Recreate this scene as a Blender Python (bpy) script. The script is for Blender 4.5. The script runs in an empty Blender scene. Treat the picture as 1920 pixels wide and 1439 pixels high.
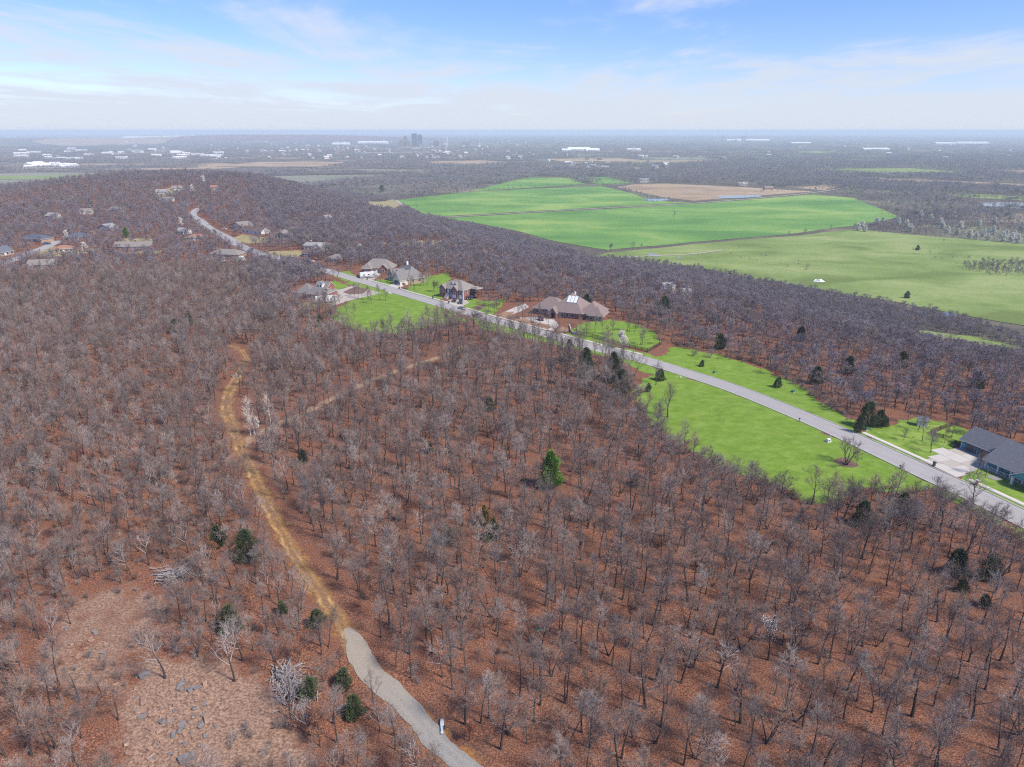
import bpy, bmesh, math, random
import numpy as np
from mathutils import Vector, Matrix
from mathutils.geometry import delaunay_2d_cdt
R = math.radians
sc = bpy.context.scene
C = sc.collection

# ------------------------------------------------------------------ camera, sky, sun, exposure
FPX = 1334.0                                   # focal length in pixels of the 1920 px wide photograph
CAM_H = 80.0
PITCH = math.atan(474.5 / FPX)
cd = bpy.data.cameras.new('camera')
cam = bpy.data.objects.new('camera', cd); C.objects.link(cam)
cam.location = (0, 0, CAM_H)
cam.rotation_euler = (math.pi / 2 - PITCH, 0, 0)
cd.sensor_width = 36.0
cd.lens = 36.0 * FPX / 1920
cd.clip_start = 1.0
cd.clip_end = 80000
sc.camera = cam

SUN_AZ = R(122)      # clockwise from +Y (the viewing direction): from the right, a little behind
SUN_EL = R(48)
w = bpy.data.worlds.new('World'); sc.world = w; w.use_nodes = True
nt = w.node_tree; N = nt.nodes; L = nt.links
N.clear()
def nd(t, **k):
    n = N.new(t)
    for a, b in k.items(): setattr(n, a, b)
    return n
def mth(op, a, b=None, clamp=False):
    n = nd('ShaderNodeMath', operation=op, use_clamp=clamp)
    for i, v in enumerate((a, b)):
        if v is None: continue
        if isinstance(v, (int, float)): n.inputs[i].default_value = v
        else: L.new(v, n.inputs[i])
    return n.outputs[0]
sky = nd('ShaderNodeTexSky', sky_type='NISHITA', sun_disc=False)
sky.sun_elevation = SUN_EL; sky.sun_rotation = SUN_AZ
sky.altitude = 250; sky.air_density = 1.0; sky.dust_density = 0.35; sky.ozone_density = 4.0
hsv = nd('ShaderNodeHueSaturation'); hsv.inputs['Saturation'].default_value = 1.15; hsv.inputs['Value'].default_value = 1.0
L.new(sky.outputs[0], hsv.inputs['Color'])
skl = nd('ShaderNodeVectorMath', operation='SCALE'); skl.inputs['Scale'].default_value = 0.05
tnt = nd('ShaderNodeVectorMath', operation='MULTIPLY'); tnt.inputs[1].default_value = (0.72, 0.70, 0.93)
L.new(hsv.outputs[0], tnt.inputs[0]); L.new(tnt.outputs[0], skl.inputs[0])
tc = nd('ShaderNodeTexCoord')
sep = nd('ShaderNodeSeparateXYZ'); L.new(tc.outputs['Generated'], sep.inputs[0])
zz = mth('MAXIMUM', sep.outputs[2], 0.0)
zc = mth('ADD', zz, 0.035)
u = mth('DIVIDE', sep.outputs[0], zc); v = mth('DIVIDE', sep.outputs[1], zc)
cmb = nd('ShaderNodeCombineXYZ'); L.new(u, cmb.inputs[0]); L.new(v, cmb.inputs[1])
def cloudnoise(sx, sy, rot, scale, detail, rough, dist, off=(0, 0, 0)):
    m = nd('ShaderNodeMapping'); m.inputs['Scale'].default_value = (sx, sy, 1); m.inputs['Rotation'].default_value = (0, 0, rot)
    m.inputs['Location'].default_value = off
    L.new(cmb.outputs[0], m.inputs[0])
    n = nd('ShaderNodeTexNoise'); n.inputs['Scale'].default_value = scale; n.inputs['Detail'].default_value = detail
    n.inputs['Roughness'].default_value = rough; n.inputs['Distortion'].default_value = dist
    L.new(m.outputs[0], n.inputs[0]); return n.outputs[0]
n1 = cloudnoise(0.50, 0.22, R(24), 1.0, 9, 0.62, 0.5, (1.3, 2.1, 0))     # streaky banks
n2 = cloudnoise(0.16, 0.10, R(30), 1.0, 3, 0.5, 0.3, (4.1, 0.7, 0))      # where the banks gather
n3 = cloudnoise(1.6, 0.9, R(15), 1.0, 6, 0.65, 0.2, (7.0, 3.0, 0))       # puffs
mix = mth('ADD', mth('MULTIPLY', n1, 0.74), mth('ADD', mth('MULTIPLY', n2, 0.42), mth('MULTIPLY', n3, 0.18)))
hor = mth('ADD', mth('MULTIPLY', mth('MAXIMUM', mth('SUBTRACT', 0.13, zz), -0.02), 1.0), mth('MULTIPLY', mth('MAXIMUM', mth('SUBTRACT', 0.06, zz), 0.0), 2.6))                   # thin cirrus piles up towards the horizon
mix = mth('ADD', mix, hor)
rmp = nd('ShaderNodeMapRange', interpolation_type='SMOOTHSTEP'); rmp.inputs['From Min'].default_value = 0.655; rmp.inputs['From Max'].default_value = 0.85
L.new(mix, rmp.inputs['Value'])
cov = mth('MULTIPLY', rmp.outputs[0], 0.93)
cm = nd('ShaderNodeMix', data_type='RGBA'); L.new(cov, cm.inputs['Factor'])
L.new(skl.outputs[0], cm.inputs[6]); cm.inputs[7].default_value = (0.182, 0.199, 0.228, 1)
bg = nd('ShaderNodeBackground'); L.new(cm.outputs[2], bg.inputs[0]); bg.inputs[1].default_value = 1.0
out = nd('ShaderNodeOutputWorld'); L.new(bg.outputs[0], out.inputs[0])

sd = bpy.data.lights.new('sun', 'SUN'); sd.energy = 1.5; sd.angle = R(10); sd.color = (1.0, 0.92, 0.80)
sun = bpy.data.objects.new('sun', sd); C.objects.link(sun)
sdir = Vector((math.sin(SUN_AZ) * math.cos(SUN_EL), math.cos(SUN_AZ) * math.cos(SUN_EL), math.sin(SUN_EL)))
sun.rotation_euler = (-sdir).to_track_quat('-Z', 'Y').to_euler()
sun.location = (200, -100, 300)
vs = sc.view_settings
vs.view_transform = 'Standard'; vs.look = 'None'; vs.gamma = 1.0; vs.use_curve_mapping = False
vs.exposure = 1.97
sc.cycles.use_denoising = False; sc.cycles.filter_width = 1.2
sc.cycles.max_bounces = 5; sc.cycles.diffuse_bounces = 2; sc.cycles.glossy_bounces = 2
sc.cycles.transmission_bounces = 2; sc.cycles.volume_bounces = 1; sc.cycles.transparent_max_bounces = 4

rng = np.random.default_rng(7)
random.seed(7)

# ------------------------------------------------------------------ the lie of the land
VZ = -50.0
def ray(px, py):
    x = (px - 960) / FPX; y = -(py - 719.5) / FPX
    return np.array([x, math.cos(PITCH) + y * math.sin(PITCH), -math.sin(PITCH) + y * math.cos(PITCH)])
def plane(px, py, z=0.0):
    d = ray(px, py); t = (z - CAM_H) / d[2]
    return d[:2] * t
RIDGE = [plane(*p) for p in [(1920,800),(1700,722),(1500,668),(1300,622),(1150,577),(1000,537),(900,512),(780,482),(680,457),
         (600,432),(520,397),(470,368),(420,352),(330,346),(230,356),(120,380),(0,405)]]
RIDGE = [np.array([260., 60.]), np.array([230., 110.])] + RIDGE + [np.array([-900., 650.]), np.array([-1200., 200.]), np.array([-1200., -600.]), np.array([260., -600.])]
VALLEY = [plane(*p, VZ) for p in [(1920,650),(1600,562),(1450,532),(1250,497),(1130,486),(1000,452),(880,416),(800,388),(740,373),
          (640,361),(560,353),(470,343),(350,338),(200,347),(100,365),(0,383)]]
VALLEY = [np.array([600., -300.]), np.array([500., 200.])] + VALLEY + [np.array([-1700., 1300.]), np.array([-2600., 200.]), np.array([-2600., -1500.]), np.array([600., -1500.])]
def seg_dist(P, poly):
    d = np.full(len(P), 1e12)
    for i in range(len(poly)):
        a = poly[i]; b = poly[(i + 1) % len(poly)]
        ab = b - a; t = np.clip(((P - a) @ ab) / (ab @ ab), 0, 1)
        q = P - (a + t[:, None] * ab)
        d = np.minimum(d, (q * q).sum(1))
    return np.sqrt(d)
def inside(P, poly):
    P = np.asarray(P); c = np.zeros(len(P), bool)
    n = len(poly)
    for i in range(n):
        a = poly[i]; b = poly[(i + 1) % n]
        if a[1] == b[1]: continue
        m = ((a[1] > P[:, 1]) != (b[1] > P[:, 1])) & (P[:, 0] < (b[0] - a[0]) * (P[:, 1] - a[1]) / (b[1] - a[1]) + a[0])
        c ^= m
    return c
def hfun(P):
    P = np.atleast_2d(np.asarray(P, float))
    x, y = P[:, 0], P[:, 1]
    t = np.zeros(len(P))
    inR = inside(P, RIDGE)
    o = ~inR
    if o.any():
        Q = P[o]
        dr = seg_dist(Q, RIDGE); dv = seg_dist(Q, VALLEY)
        inV = inside(Q, VALLEY)
        tt = np.where(inV, dr / np.maximum(dr + dv, 1e-6), 1.0)
        t[o] = tt * tt * (3 - 2 * tt)
    und = 0.55 * np.sin(x / 31 + 1.3) * np.cos(y / 43) + 0.35 * np.sin((x + y) / 19.) + 0.3 * np.sin((x - 1.4 * y) / 27 + 2)
    gul = 2.5 * np.sin(x / 47 + y / 120.) * np.sin(y / 66 - x / 90 + .6)
    r = np.hypot(x, y)
    hills = 75 * np.exp(-(((x + 3300) / 2300) ** 2 + ((y - 10500) / 900) ** 2)) + 40 * np.exp(-(((x + 5200) / 2600) ** 2 + ((y - 9000) / 700) ** 2)) \
        + 25 * np.exp(-(((x - 4000) / 5000) ** 2 + ((y - 14000) / 1500) ** 2))
    crest = 17 * np.exp(-(((x + 500) / 300) ** 2 + ((y - 1060) / 280) ** 2))
    return VZ * t + crest * (1 - t) + und * (1 - t) + gul * (t * (1 - t) * 4) + hills * (r > 4000)
def hz(x, y): return float(hfun([[x, y]])[0])
TS = np.concatenate([np.linspace(60, 400, 400), np.geomspace(401, 20000, 900)])
def G(px, py):
    """the point of the ground seen at a pixel of the photograph"""
    d = ray(px, py)
    pts = TS[:, None] * d[None, :]; pts[:, 2] += CAM_H
    f = pts[:, 2] - hfun(pts[:, :2])
    k = np.argmax(f < 0)
    if f[k] >= 0: k = len(TS) - 1
    a, b = TS[k - 1], TS[k]
    for _ in range(14):
        m = (a + b) / 2; p = d * m
        if p[2] + CAM_H - hz(p[0], p[1]) < 0: b = m
        else: a = m
    p = d * b
    return np.array([p[0], p[1], hz(p[0], p[1])])
def G2(px, py): return G(px, py)[:2]
def GP(pxs): return [G2(*p) for p in pxs]
def VP(pxs, z=VZ): return [plane(*p, z) for p in pxs]
def project(P):
    P = np.atleast_2d(P); x, y, z = P[:, 0], P[:, 1], P[:, 2] - CAM_H
    dep = y * math.cos(PITCH) - z * math.sin(PITCH); up = y * math.sin(PITCH) + z * math.cos(PITCH)
    return np.stack([960 + FPX * x / dep, 719.5 - FPX * up / dep, dep], 1)

# ------------------------------------------------------------------ helpers
def tag(o, label=None, cat=None, group=None, kind=None):
    if label: o['label'] = label
    if cat: o['category'] = cat
    if group: o['group'] = group
    if kind: o['kind'] = kind
    return o
def empty(name, loc, rz=0.0, label=None, cat=None, group=None):
    o = bpy.data.objects.new(name, None); C.objects.link(o)
    o.location = loc; o.rotation_euler = (0, 0, rz); o.empty_display_size = 0.5
    return tag(o, label, cat, group)
def mesh_from(name, verts, faces, mats=(), fm=None, smooth=False):
    me = bpy.data.meshes.new(name)
    verts = np.asarray(verts, np.float32)
    me.from_pydata(verts.tolist() if len(verts) < 2000 else [tuple(v) for v in verts.tolist()], [], faces)
    for m in mats: me.materials.append(m)
    if fm is not None: me.polygons.foreach_set('material_index', np.asarray(fm, np.int32))
    if smooth: me.polygons.foreach_set('use_smooth', np.ones(len(me.polygons), bool))
    me.update()
    return me
def obj(name, me, parent=None, loc=None, rz=0.0):
    o = bpy.data.objects.new(name, me); C.objects.link(o)
    if parent is not None: o.parent = parent
    if loc is not None: o.location = loc
    if rz: o.rotation_euler = (0, 0, rz)
    return o
class MB:
    def __init__(s): s.v = []; s.f = []; s.m = []
    def add(s, vs, fs, m=0):
        k = len(s.v); s.v += [tuple(q) for q in vs]; s.f += [tuple(i + k for i in f) for f in fs]; s.m += [m] * len(fs); return s
    def box(s, x0, x1, y0, y1, z0, z1, m=0):
        return s.add([(x0,y0,z0),(x1,y0,z0),(x1,y1,z0),(x0,y1,z0),(x0,y0,z1),(x1,y0,z1),(x1,y1,z1),(x0,y1,z1)],
                     [(0,3,2,1),(4,5,6,7),(0,1,5,4),(1,2,6,5),(2,3,7,6),(3,0,4,7)], m)
    def prism(s, poly, z0, z1, m=0):
        n = len(poly)
        vs = [(p[0], p[1], z0) for p in poly] + [(p[0], p[1], z1) for p in poly]
        fs = [tuple(range(n - 1, -1, -1)), tuple(range(n, 2 * n))] + [(i, (i + 1) % n, n + (i + 1) % n, n + i) for i in range(n)]
        return s.add(vs, fs, m)
    def xprism(s, poly, x0, x1, m=0):       # polygon in (y,z) extruded along x
        n = len(poly)
        vs = [(x0, p[0], p[1]) for p in poly] + [(x1, p[0], p[1]) for p in poly]
        fs = [tuple(range(n)), tuple(range(2 * n - 1, n - 1, -1))] + [(i, n + i, n + (i + 1) % n, (i + 1) % n) for i in range(n)]
        return s.add(vs, fs, m)
    def yprism(s, poly, y0, y1, m=0):       # polygon in (x,z) extruded along y
        n = len(poly)
        vs = [(p[0], y0, p[1]) for p in poly] + [(p[0], y1, p[1]) for p in poly]
        fs = [tuple(range(n)), tuple(range(2 * n - 1, n - 1, -1))] + [(i, n + i, n + (i + 1) % n, (i + 1) % n) for i in range(n)]
        return s.add(vs, fs, m)
    def tube(s, pts, rad, sides=5, m=0, cap=True):
        pts = np.asarray(pts, float); n = len(pts)
        if np.isscalar(rad): rad = [rad] * n
        k = len(s.v)
        T = np.gradient(pts, axis=0) if n > 2 else np.repeat((pts[-1] - pts[0])[None], n, 0)
        for i in range(n):
            t = T[i] / (np.linalg.norm(T[i]) + 1e-9)
            a = np.cross(t, (0.31, 0.95, 0.05) if abs(t[1]) < .9 else (1, 0, 0)); a /= np.linalg.norm(a); b = np.cross(t, a)
            for j in range(sides):
                an = 2 * math.pi * j / sides
                s.v.append(tuple(pts[i] + rad[i] * (math.cos(an) * a + math.sin(an) * b)))
        for i in range(n - 1):
            for j in range(sides):
                q = (j + 1) % sides
                s.f.append((k + i * sides + j, k + i * sides + q, k + (i + 1) * sides + q, k + (i + 1) * sides + j)); s.m.append(m)
        if cap:
            s.f.append(tuple(k + j for j in range(sides - 1, -1, -1))); s.m.append(m)
            s.f.append(tuple(k + (n - 1) * sides + j for j in range(sides))); s.m.append(m)
        return s
    def cyl(s, c, r, z0, z1, sides=12, m=0, r1=None):
        r1 = r if r1 is None else r1
        return s.tube([(c[0], c[1], z0), (c[0], c[1], z1)], [r, r1], sides, m)
    def wheel(s, x, y, z, r, wd, m=0, sides=14):     # axle along y
        return s.tube([(x, y - wd / 2, z), (x, y + wd / 2, z)], r, sides, m)
    def mesh(s, name, mats, smooth=False):
        return mesh_from(name, s.v, s.f, mats if isinstance(mats, (list, tuple)) else [mats], s.m, smooth)
    def build(s, name, mats, parent=None, loc=None, rz=0.0, smooth=False):
        return obj(name, s.mesh(name, mats, smooth), parent, loc, rz)

# ------------------------------------------------------------------ materials
MATS = {}
def mat(name, col, rough=0.8, var=None, scale=4.0, detail=5, bump=0.0, bscale=None, rnd=None, metal=0.0, spec=0.3, coord='Object'):
    """col mixed with the colours of var by noise; rnd = colours picked per object/instance"""
    if name in MATS: return MATS[name]
    m = bpy.data.materials.new(name); m.use_nodes = True
    nt = m.node_tree; b = nt.nodes['Principled BSDF']; MATS[name] = m
    b.inputs['Roughness'].default_value = rough; b.inputs['Metallic'].default_value = metal
    b.inputs['Specular IOR Level'].default_value = spec
    b.inputs['Base Color'].default_value = (*col, 1)
    src = None
    if var or bump:
        t = nt.nodes.new('ShaderNodeTexCoord')
    if rnd:
        oi = nt.nodes.new('ShaderNodeObjectInfo'); r = nt.nodes.new('ShaderNodeValToRGB')
        cols = [col] + list(rnd)
        for i, c in enumerate(cols):
            e = r.color_ramp.elements[i] if i < 2 else r.color_ramp.elements.new(1)
            e.position = i / (len(cols) - 1); e.color = (*c, 1)
        nt.links.new(oi.outputs['Random'], r.inputs[0]); src = r.outputs[0]
    if var:
        n = nt.nodes.new('ShaderNodeTexNoise'); n.inputs['Scale'].default_value = scale; n.inputs['Detail'].default_value = detail
        n.inputs['Roughness'].default_value = 0.65
        nt.links.new(t.outputs[coord], n.inputs[0])
        r = nt.nodes.new('ShaderNodeValToRGB')
        cols = [col] + list(var)
        for i, c in enumerate(cols):
            e = r.color_ramp.elements[i] if i < 2 else r.color_ramp.elements.new(1)
            e.position = 0.32 + 0.36 * i / (len(cols) - 1); e.color = (*c, 1)
        nt.links.new(n.outputs[0], r.inputs[0])
        if src is not None:
            mx = nt.nodes.new('ShaderNodeMix'); mx.data_type = 'RGBA'; mx.inputs[0].default_value = 0.5
            nt.links.new(src, mx.inputs[6]); nt.links.new(r.outputs[0], mx.inputs[7]); src = mx.outputs[2]
        else: src = r.outputs[0]
    if src is not None: nt.links.new(src, b.inputs['Base Color'])
    if bump:
        n = nt.nodes.new('ShaderNodeTexNoise'); n.inputs['Scale'].default_value = bscale or scale; n.inputs['Detail'].default_value = 4
        nt.links.new(t.outputs[coord], n.inputs[0])
        bp = nt.nodes.new('ShaderNodeBump'); bp.inputs['Distance'].default_value = bump; bp.inputs['Strength'].default_value = 1.0
        nt.links.new(n.outputs[0], bp.inputs['Height']); nt.links.new(bp.outputs[0], b.inputs['Normal'])
    return m
class NT:
    """small node helper for layered ground materials"""
    def __init__(s, name):
        s.m = bpy.data.materials.new(name); s.m.use_nodes = True; s.n = s.m.node_tree.nodes; s.l = s.m.node_tree.links
        s.b = s.n['Principled BSDF']; s.b.inputs['Roughness'].default_value = 0.95; s.b.inputs['Specular IOR Level'].default_value = 0.1
        s.tc = s.n.new('ShaderNodeTexCoord').outputs['Object']
    def noise(s, scale, detail=5, rough=0.6, dist=0.0, vec=None, stretch=None, rot=0.0):
        v = vec or s.tc
        if stretch:
            mp = s.n.new('ShaderNodeMapping'); mp.inputs['Scale'].default_value = (*stretch, 1); mp.inputs['Rotation'].default_value = (0, 0, rot)
            s.l.new(v, mp.inputs[0]); v = mp.outputs[0]
        n = s.n.new('ShaderNodeTexNoise'); n.inputs['Scale'].default_value = scale; n.inputs['Detail'].default_value = detail
        n.inputs['Roughness'].default_value = rough; n.inputs['Distortion'].default_value = dist
        s.l.new(v, n.inputs[0]); return n.outputs[0]
    def vor(s, scale):
        n = s.n.new('ShaderNodeTexVoronoi'); n.inputs['Scale'].default_value = scale; s.l.new(s.tc, n.inputs[0]); return n.outputs['Color'], n.outputs['Distance']
    def ramp(s, fac, stops):
        r = s.n.new('ShaderNodeValToRGB'); els = r.color_ramp.elements
        for i, (p, c) in enumerate(stops):
            e = els[i] if i < 2 else els.new(1.0)
            e.position = p; e.color = (*c, 1) if not isinstance(c, (int, float)) else (c, c, c, 1)
        s.l.new(fac, r.inputs[0]); return r.outputs[0]
    def mix(s, fac, a, b):
        x = s.n.new('ShaderNodeMix'); x.data_type = 'RGBA'
        for i, q in ((0, fac), (6, a), (7, b)):
            if isinstance(q, (int, float)): x.inputs[i].default_value = q
            elif isinstance(q, tuple): x.inputs[i].default_value = (*q, 1)
            else: s.l.new(q, x.inputs[i])
        return x.outputs[2]
    def math(s, op, a, b=0.5, clamp=True):
        x = s.n.new('ShaderNodeMath'); x.operation = op; x.use_clamp = clamp
        for i, q in enumerate((a, b)):
            if isinstance(q, (int, float)): x.inputs[i].default_value = q
            else: s.l.new(q, x.inputs[i])
        return x.outputs[0]
    def attr(s, name):
        a = s.n.new('ShaderNodeAttribute'); a.attribute_name = name; return a.outputs['Color'], a.outputs['Fac'], a.outputs['Vector']
    def sepc(s, col):
        q = s.n.new('ShaderNodeSeparateColor'); s.l.new(col, q.inputs[0]); return q.outputs
    def color(s, c): s.l.new(c, s.b.inputs['Base Color']); return s
    def bump(s, h, dist, strength=1.0):
        bp = s.n.new('ShaderNodeBump'); bp.inputs['Distance'].default_value = dist; bp.inputs['Strength'].default_value = strength
        s.l.new(h, bp.inputs['Height']); s.l.new(bp.outputs[0], s.b.inputs['Normal']); return s

# ------------------------------------------------------------------ ground sheets
def smooth_path(pts, step):
    pts = np.asarray(pts, float)
    P = np.vstack([2 * pts[0] - pts[1], pts, 2 * pts[-1] - pts[-2]])
    o = []
    for i in range(1, len(P) - 2):
        p0, p1, p2, p3 = P[i - 1], P[i], P[i + 1], P[i + 2]
        n = max(2, int(np.linalg.norm(p2 - p1) / step))
        for k in range(n):
            t = k / n
            o.append(0.5 * ((2 * p1) + (-p0 + p2) * t + (2 * p0 - 5 * p1 + 4 * p2 - p3) * t * t + (-p0 + 3 * p1 - 3 * p2 + p3) * t ** 3))
    o.append(pts[-1])
    return np.array(o)
def path_frame(c):
    t = np.gradient(c, axis=0); t /= np.linalg.norm(t, axis=1)[:, None] + 1e-9
    return t, np.stack([-t[:, 1], t[:, 0]], 1)
def jit(n, amp, seed, corr=4):
    r = np.random.default_rng(seed); a = r.normal(size=n + 8 * corr)
    k = np.ones(corr) / corr; b = np.convolve(a, k, 'same')[4 * corr:4 * corr + n] * math.sqrt(corr) * .7 + a[4 * corr:4 * corr + n] * .3
    return amp * b
def strip(name, centre, half_l, half_r, m, off=0.05, cols=6, rag=0.0, seed=1, parent=None, thick=0.0):
    """a draped band along a centre line; half_l / half_r: scalars or arrays"""
    n = len(centre); t, nr = path_frame(centre)
    hl = np.broadcast_to(half_l, n) + jit(n, rag, seed); hr = np.broadcast_to(half_r, n) + jit(n, rag, seed + 1)
    s = np.linspace(0, 1, cols)
    P = centre[:, None, :] + nr[:, None, :] * (hl[:, None, None] * (1 - s)[None, :, None] - hr[:, None, None] * s[None, :, None])
    Z = hfun(P.reshape(-1, 2)).reshape(n, cols) + off
    V = np.dstack([P, Z]).reshape(-1, 3)
    F = [(i * cols + j, i * cols + j + 1, (i + 1) * cols + j + 1, (i + 1) * cols + j) for i in range(n - 1) for j in range(cols - 1)]
    if thick:   # give it edges going down (a kerb or slab)
        k = len(V); nb = list(range(0, n * cols, cols)); na = list(range(cols - 1, n * cols, cols))
        V = np.vstack([V, V[nb] - (0, 0, thick), V[na] - (0, 0, thick)])
        F += [(nb[i], nb[i + 1], k + i + 1, k + i) for i in range(n - 1)] + [(na[i + 1], na[i], k + n + i, k + n + i + 1) for i in range(n - 1)]
    me = mesh_from(name, V, F, [m], smooth=True)
    a = me.attributes.new('across', 'FLOAT', 'POINT')
    ac = np.concatenate([np.tile(2 * s - 1, n), np.zeros(len(V) - n * cols)]); a.data.foreach_set('value', ac.astype(np.float32))
    d = np.concatenate([[0], np.cumsum(np.linalg.norm(np.diff(centre, axis=0), axis=1))])
    a = me.attributes.new('along', 'FLOAT', 'POINT')
    al = np.concatenate([np.repeat(d, cols), np.zeros(len(V) - n * cols)]); a.data.foreach_set('value', al.astype(np.float32))
    o = obj(name, me, parent)
    if parent is None: tag(o, kind='structure')
    return o
def sheet(name, poly, m, off=0.04, cell=2.0, rag=0.0, seed=1, edge=None, parent=None):
    """a draped polygon with a slightly uneven outline"""
    pts = []; e = edge or cell
    for i in range(len(poly)):
        a = np.asarray(poly[i], float); b = np.asarray(poly[(i + 1) % len(poly)], float)
        n = max(1, int(np.linalg.norm(b - a) / e))
        for k in range(n): pts.append(a + (b - a) * k / n)
    pts = np.array(pts)
    if rag:
        pts = pts + np.stack([jit(len(pts), rag, seed, 3), jit(len(pts), rag, seed + 5, 3)], 1)
    lo, hi = pts.min(0), pts.max(0)
    gx, gy = np.meshgrid(np.arange(lo[0], hi[0], cell), np.arange(lo[1], hi[1], cell))
    g = np.stack([gx.ravel(), gy.ravel()], 1)
    g = g[inside(g, list(pts))]
    if len(g): g = g[seg_dist(g, list(pts)) > cell * .4]
    allp = np.vstack([pts, g]); n = len(pts)
    r = delaunay_2d_cdt([Vector(p) for p in allp], [(i, (i + 1) % n) for i in range(n)], [], 1, 1e-4)
    V2 = np.array([tuple(p) for p in r[0]])
    V = np.column_stack([V2, hfun(V2) + off])
    me = mesh_from(name, V, [tuple(f) for f in r[2]], [m], smooth=True)
    o = obj(name, me, parent)
    if parent is None: tag(o, kind='structure')
    return o
EXCL = []      # polygons with no forest tree on them
def keep_clear(poly): EXCL.append([np.asarray(p, float) for p in poly])
def clear_path(c, half):
    t, nr = path_frame(c); keep_clear(list(c + nr * half) + list((c - nr * half)[::-1]))

# ================================================================== THE SETTING
# ---- centre lines (pixels of the photograph dropped onto the ground)
road_c = smooth_path(GP([(2040,1034),(1910,969),(1805,918),(1726,882),(1589,818),(1490,775),(1366,726),(1264,693),(1191,671),(1114,652),(1041,632),
                         (984,616.5),(919,599),(838.5,575.4),(760,552),(708,536),(661,523),(622,511),(580,499),(530,486),(490,477),(452,462),(422,444),(390,427),(372,412)]), 2.5)
ROAD_HALF = 3.75
trail_c = smooth_path(GP([(960,1515),(877,1439),(817,1390),(782,1348),(745,1306),(697,1265),(669,1223),(648,1185),(612,1130),(575,1075),(540,1020),(508,960),(480,900),(455,850),(436,800),
                          (425,765),(432,730),(450,700),(462,670),(448,655),(430,648)]), 0.8)
side_c = smooth_path(GP([(450,850),(475,818),(520,796),(570,775),(640,740),(700,712),(760,690),(830,668),(890,640)]), 1.2)
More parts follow.
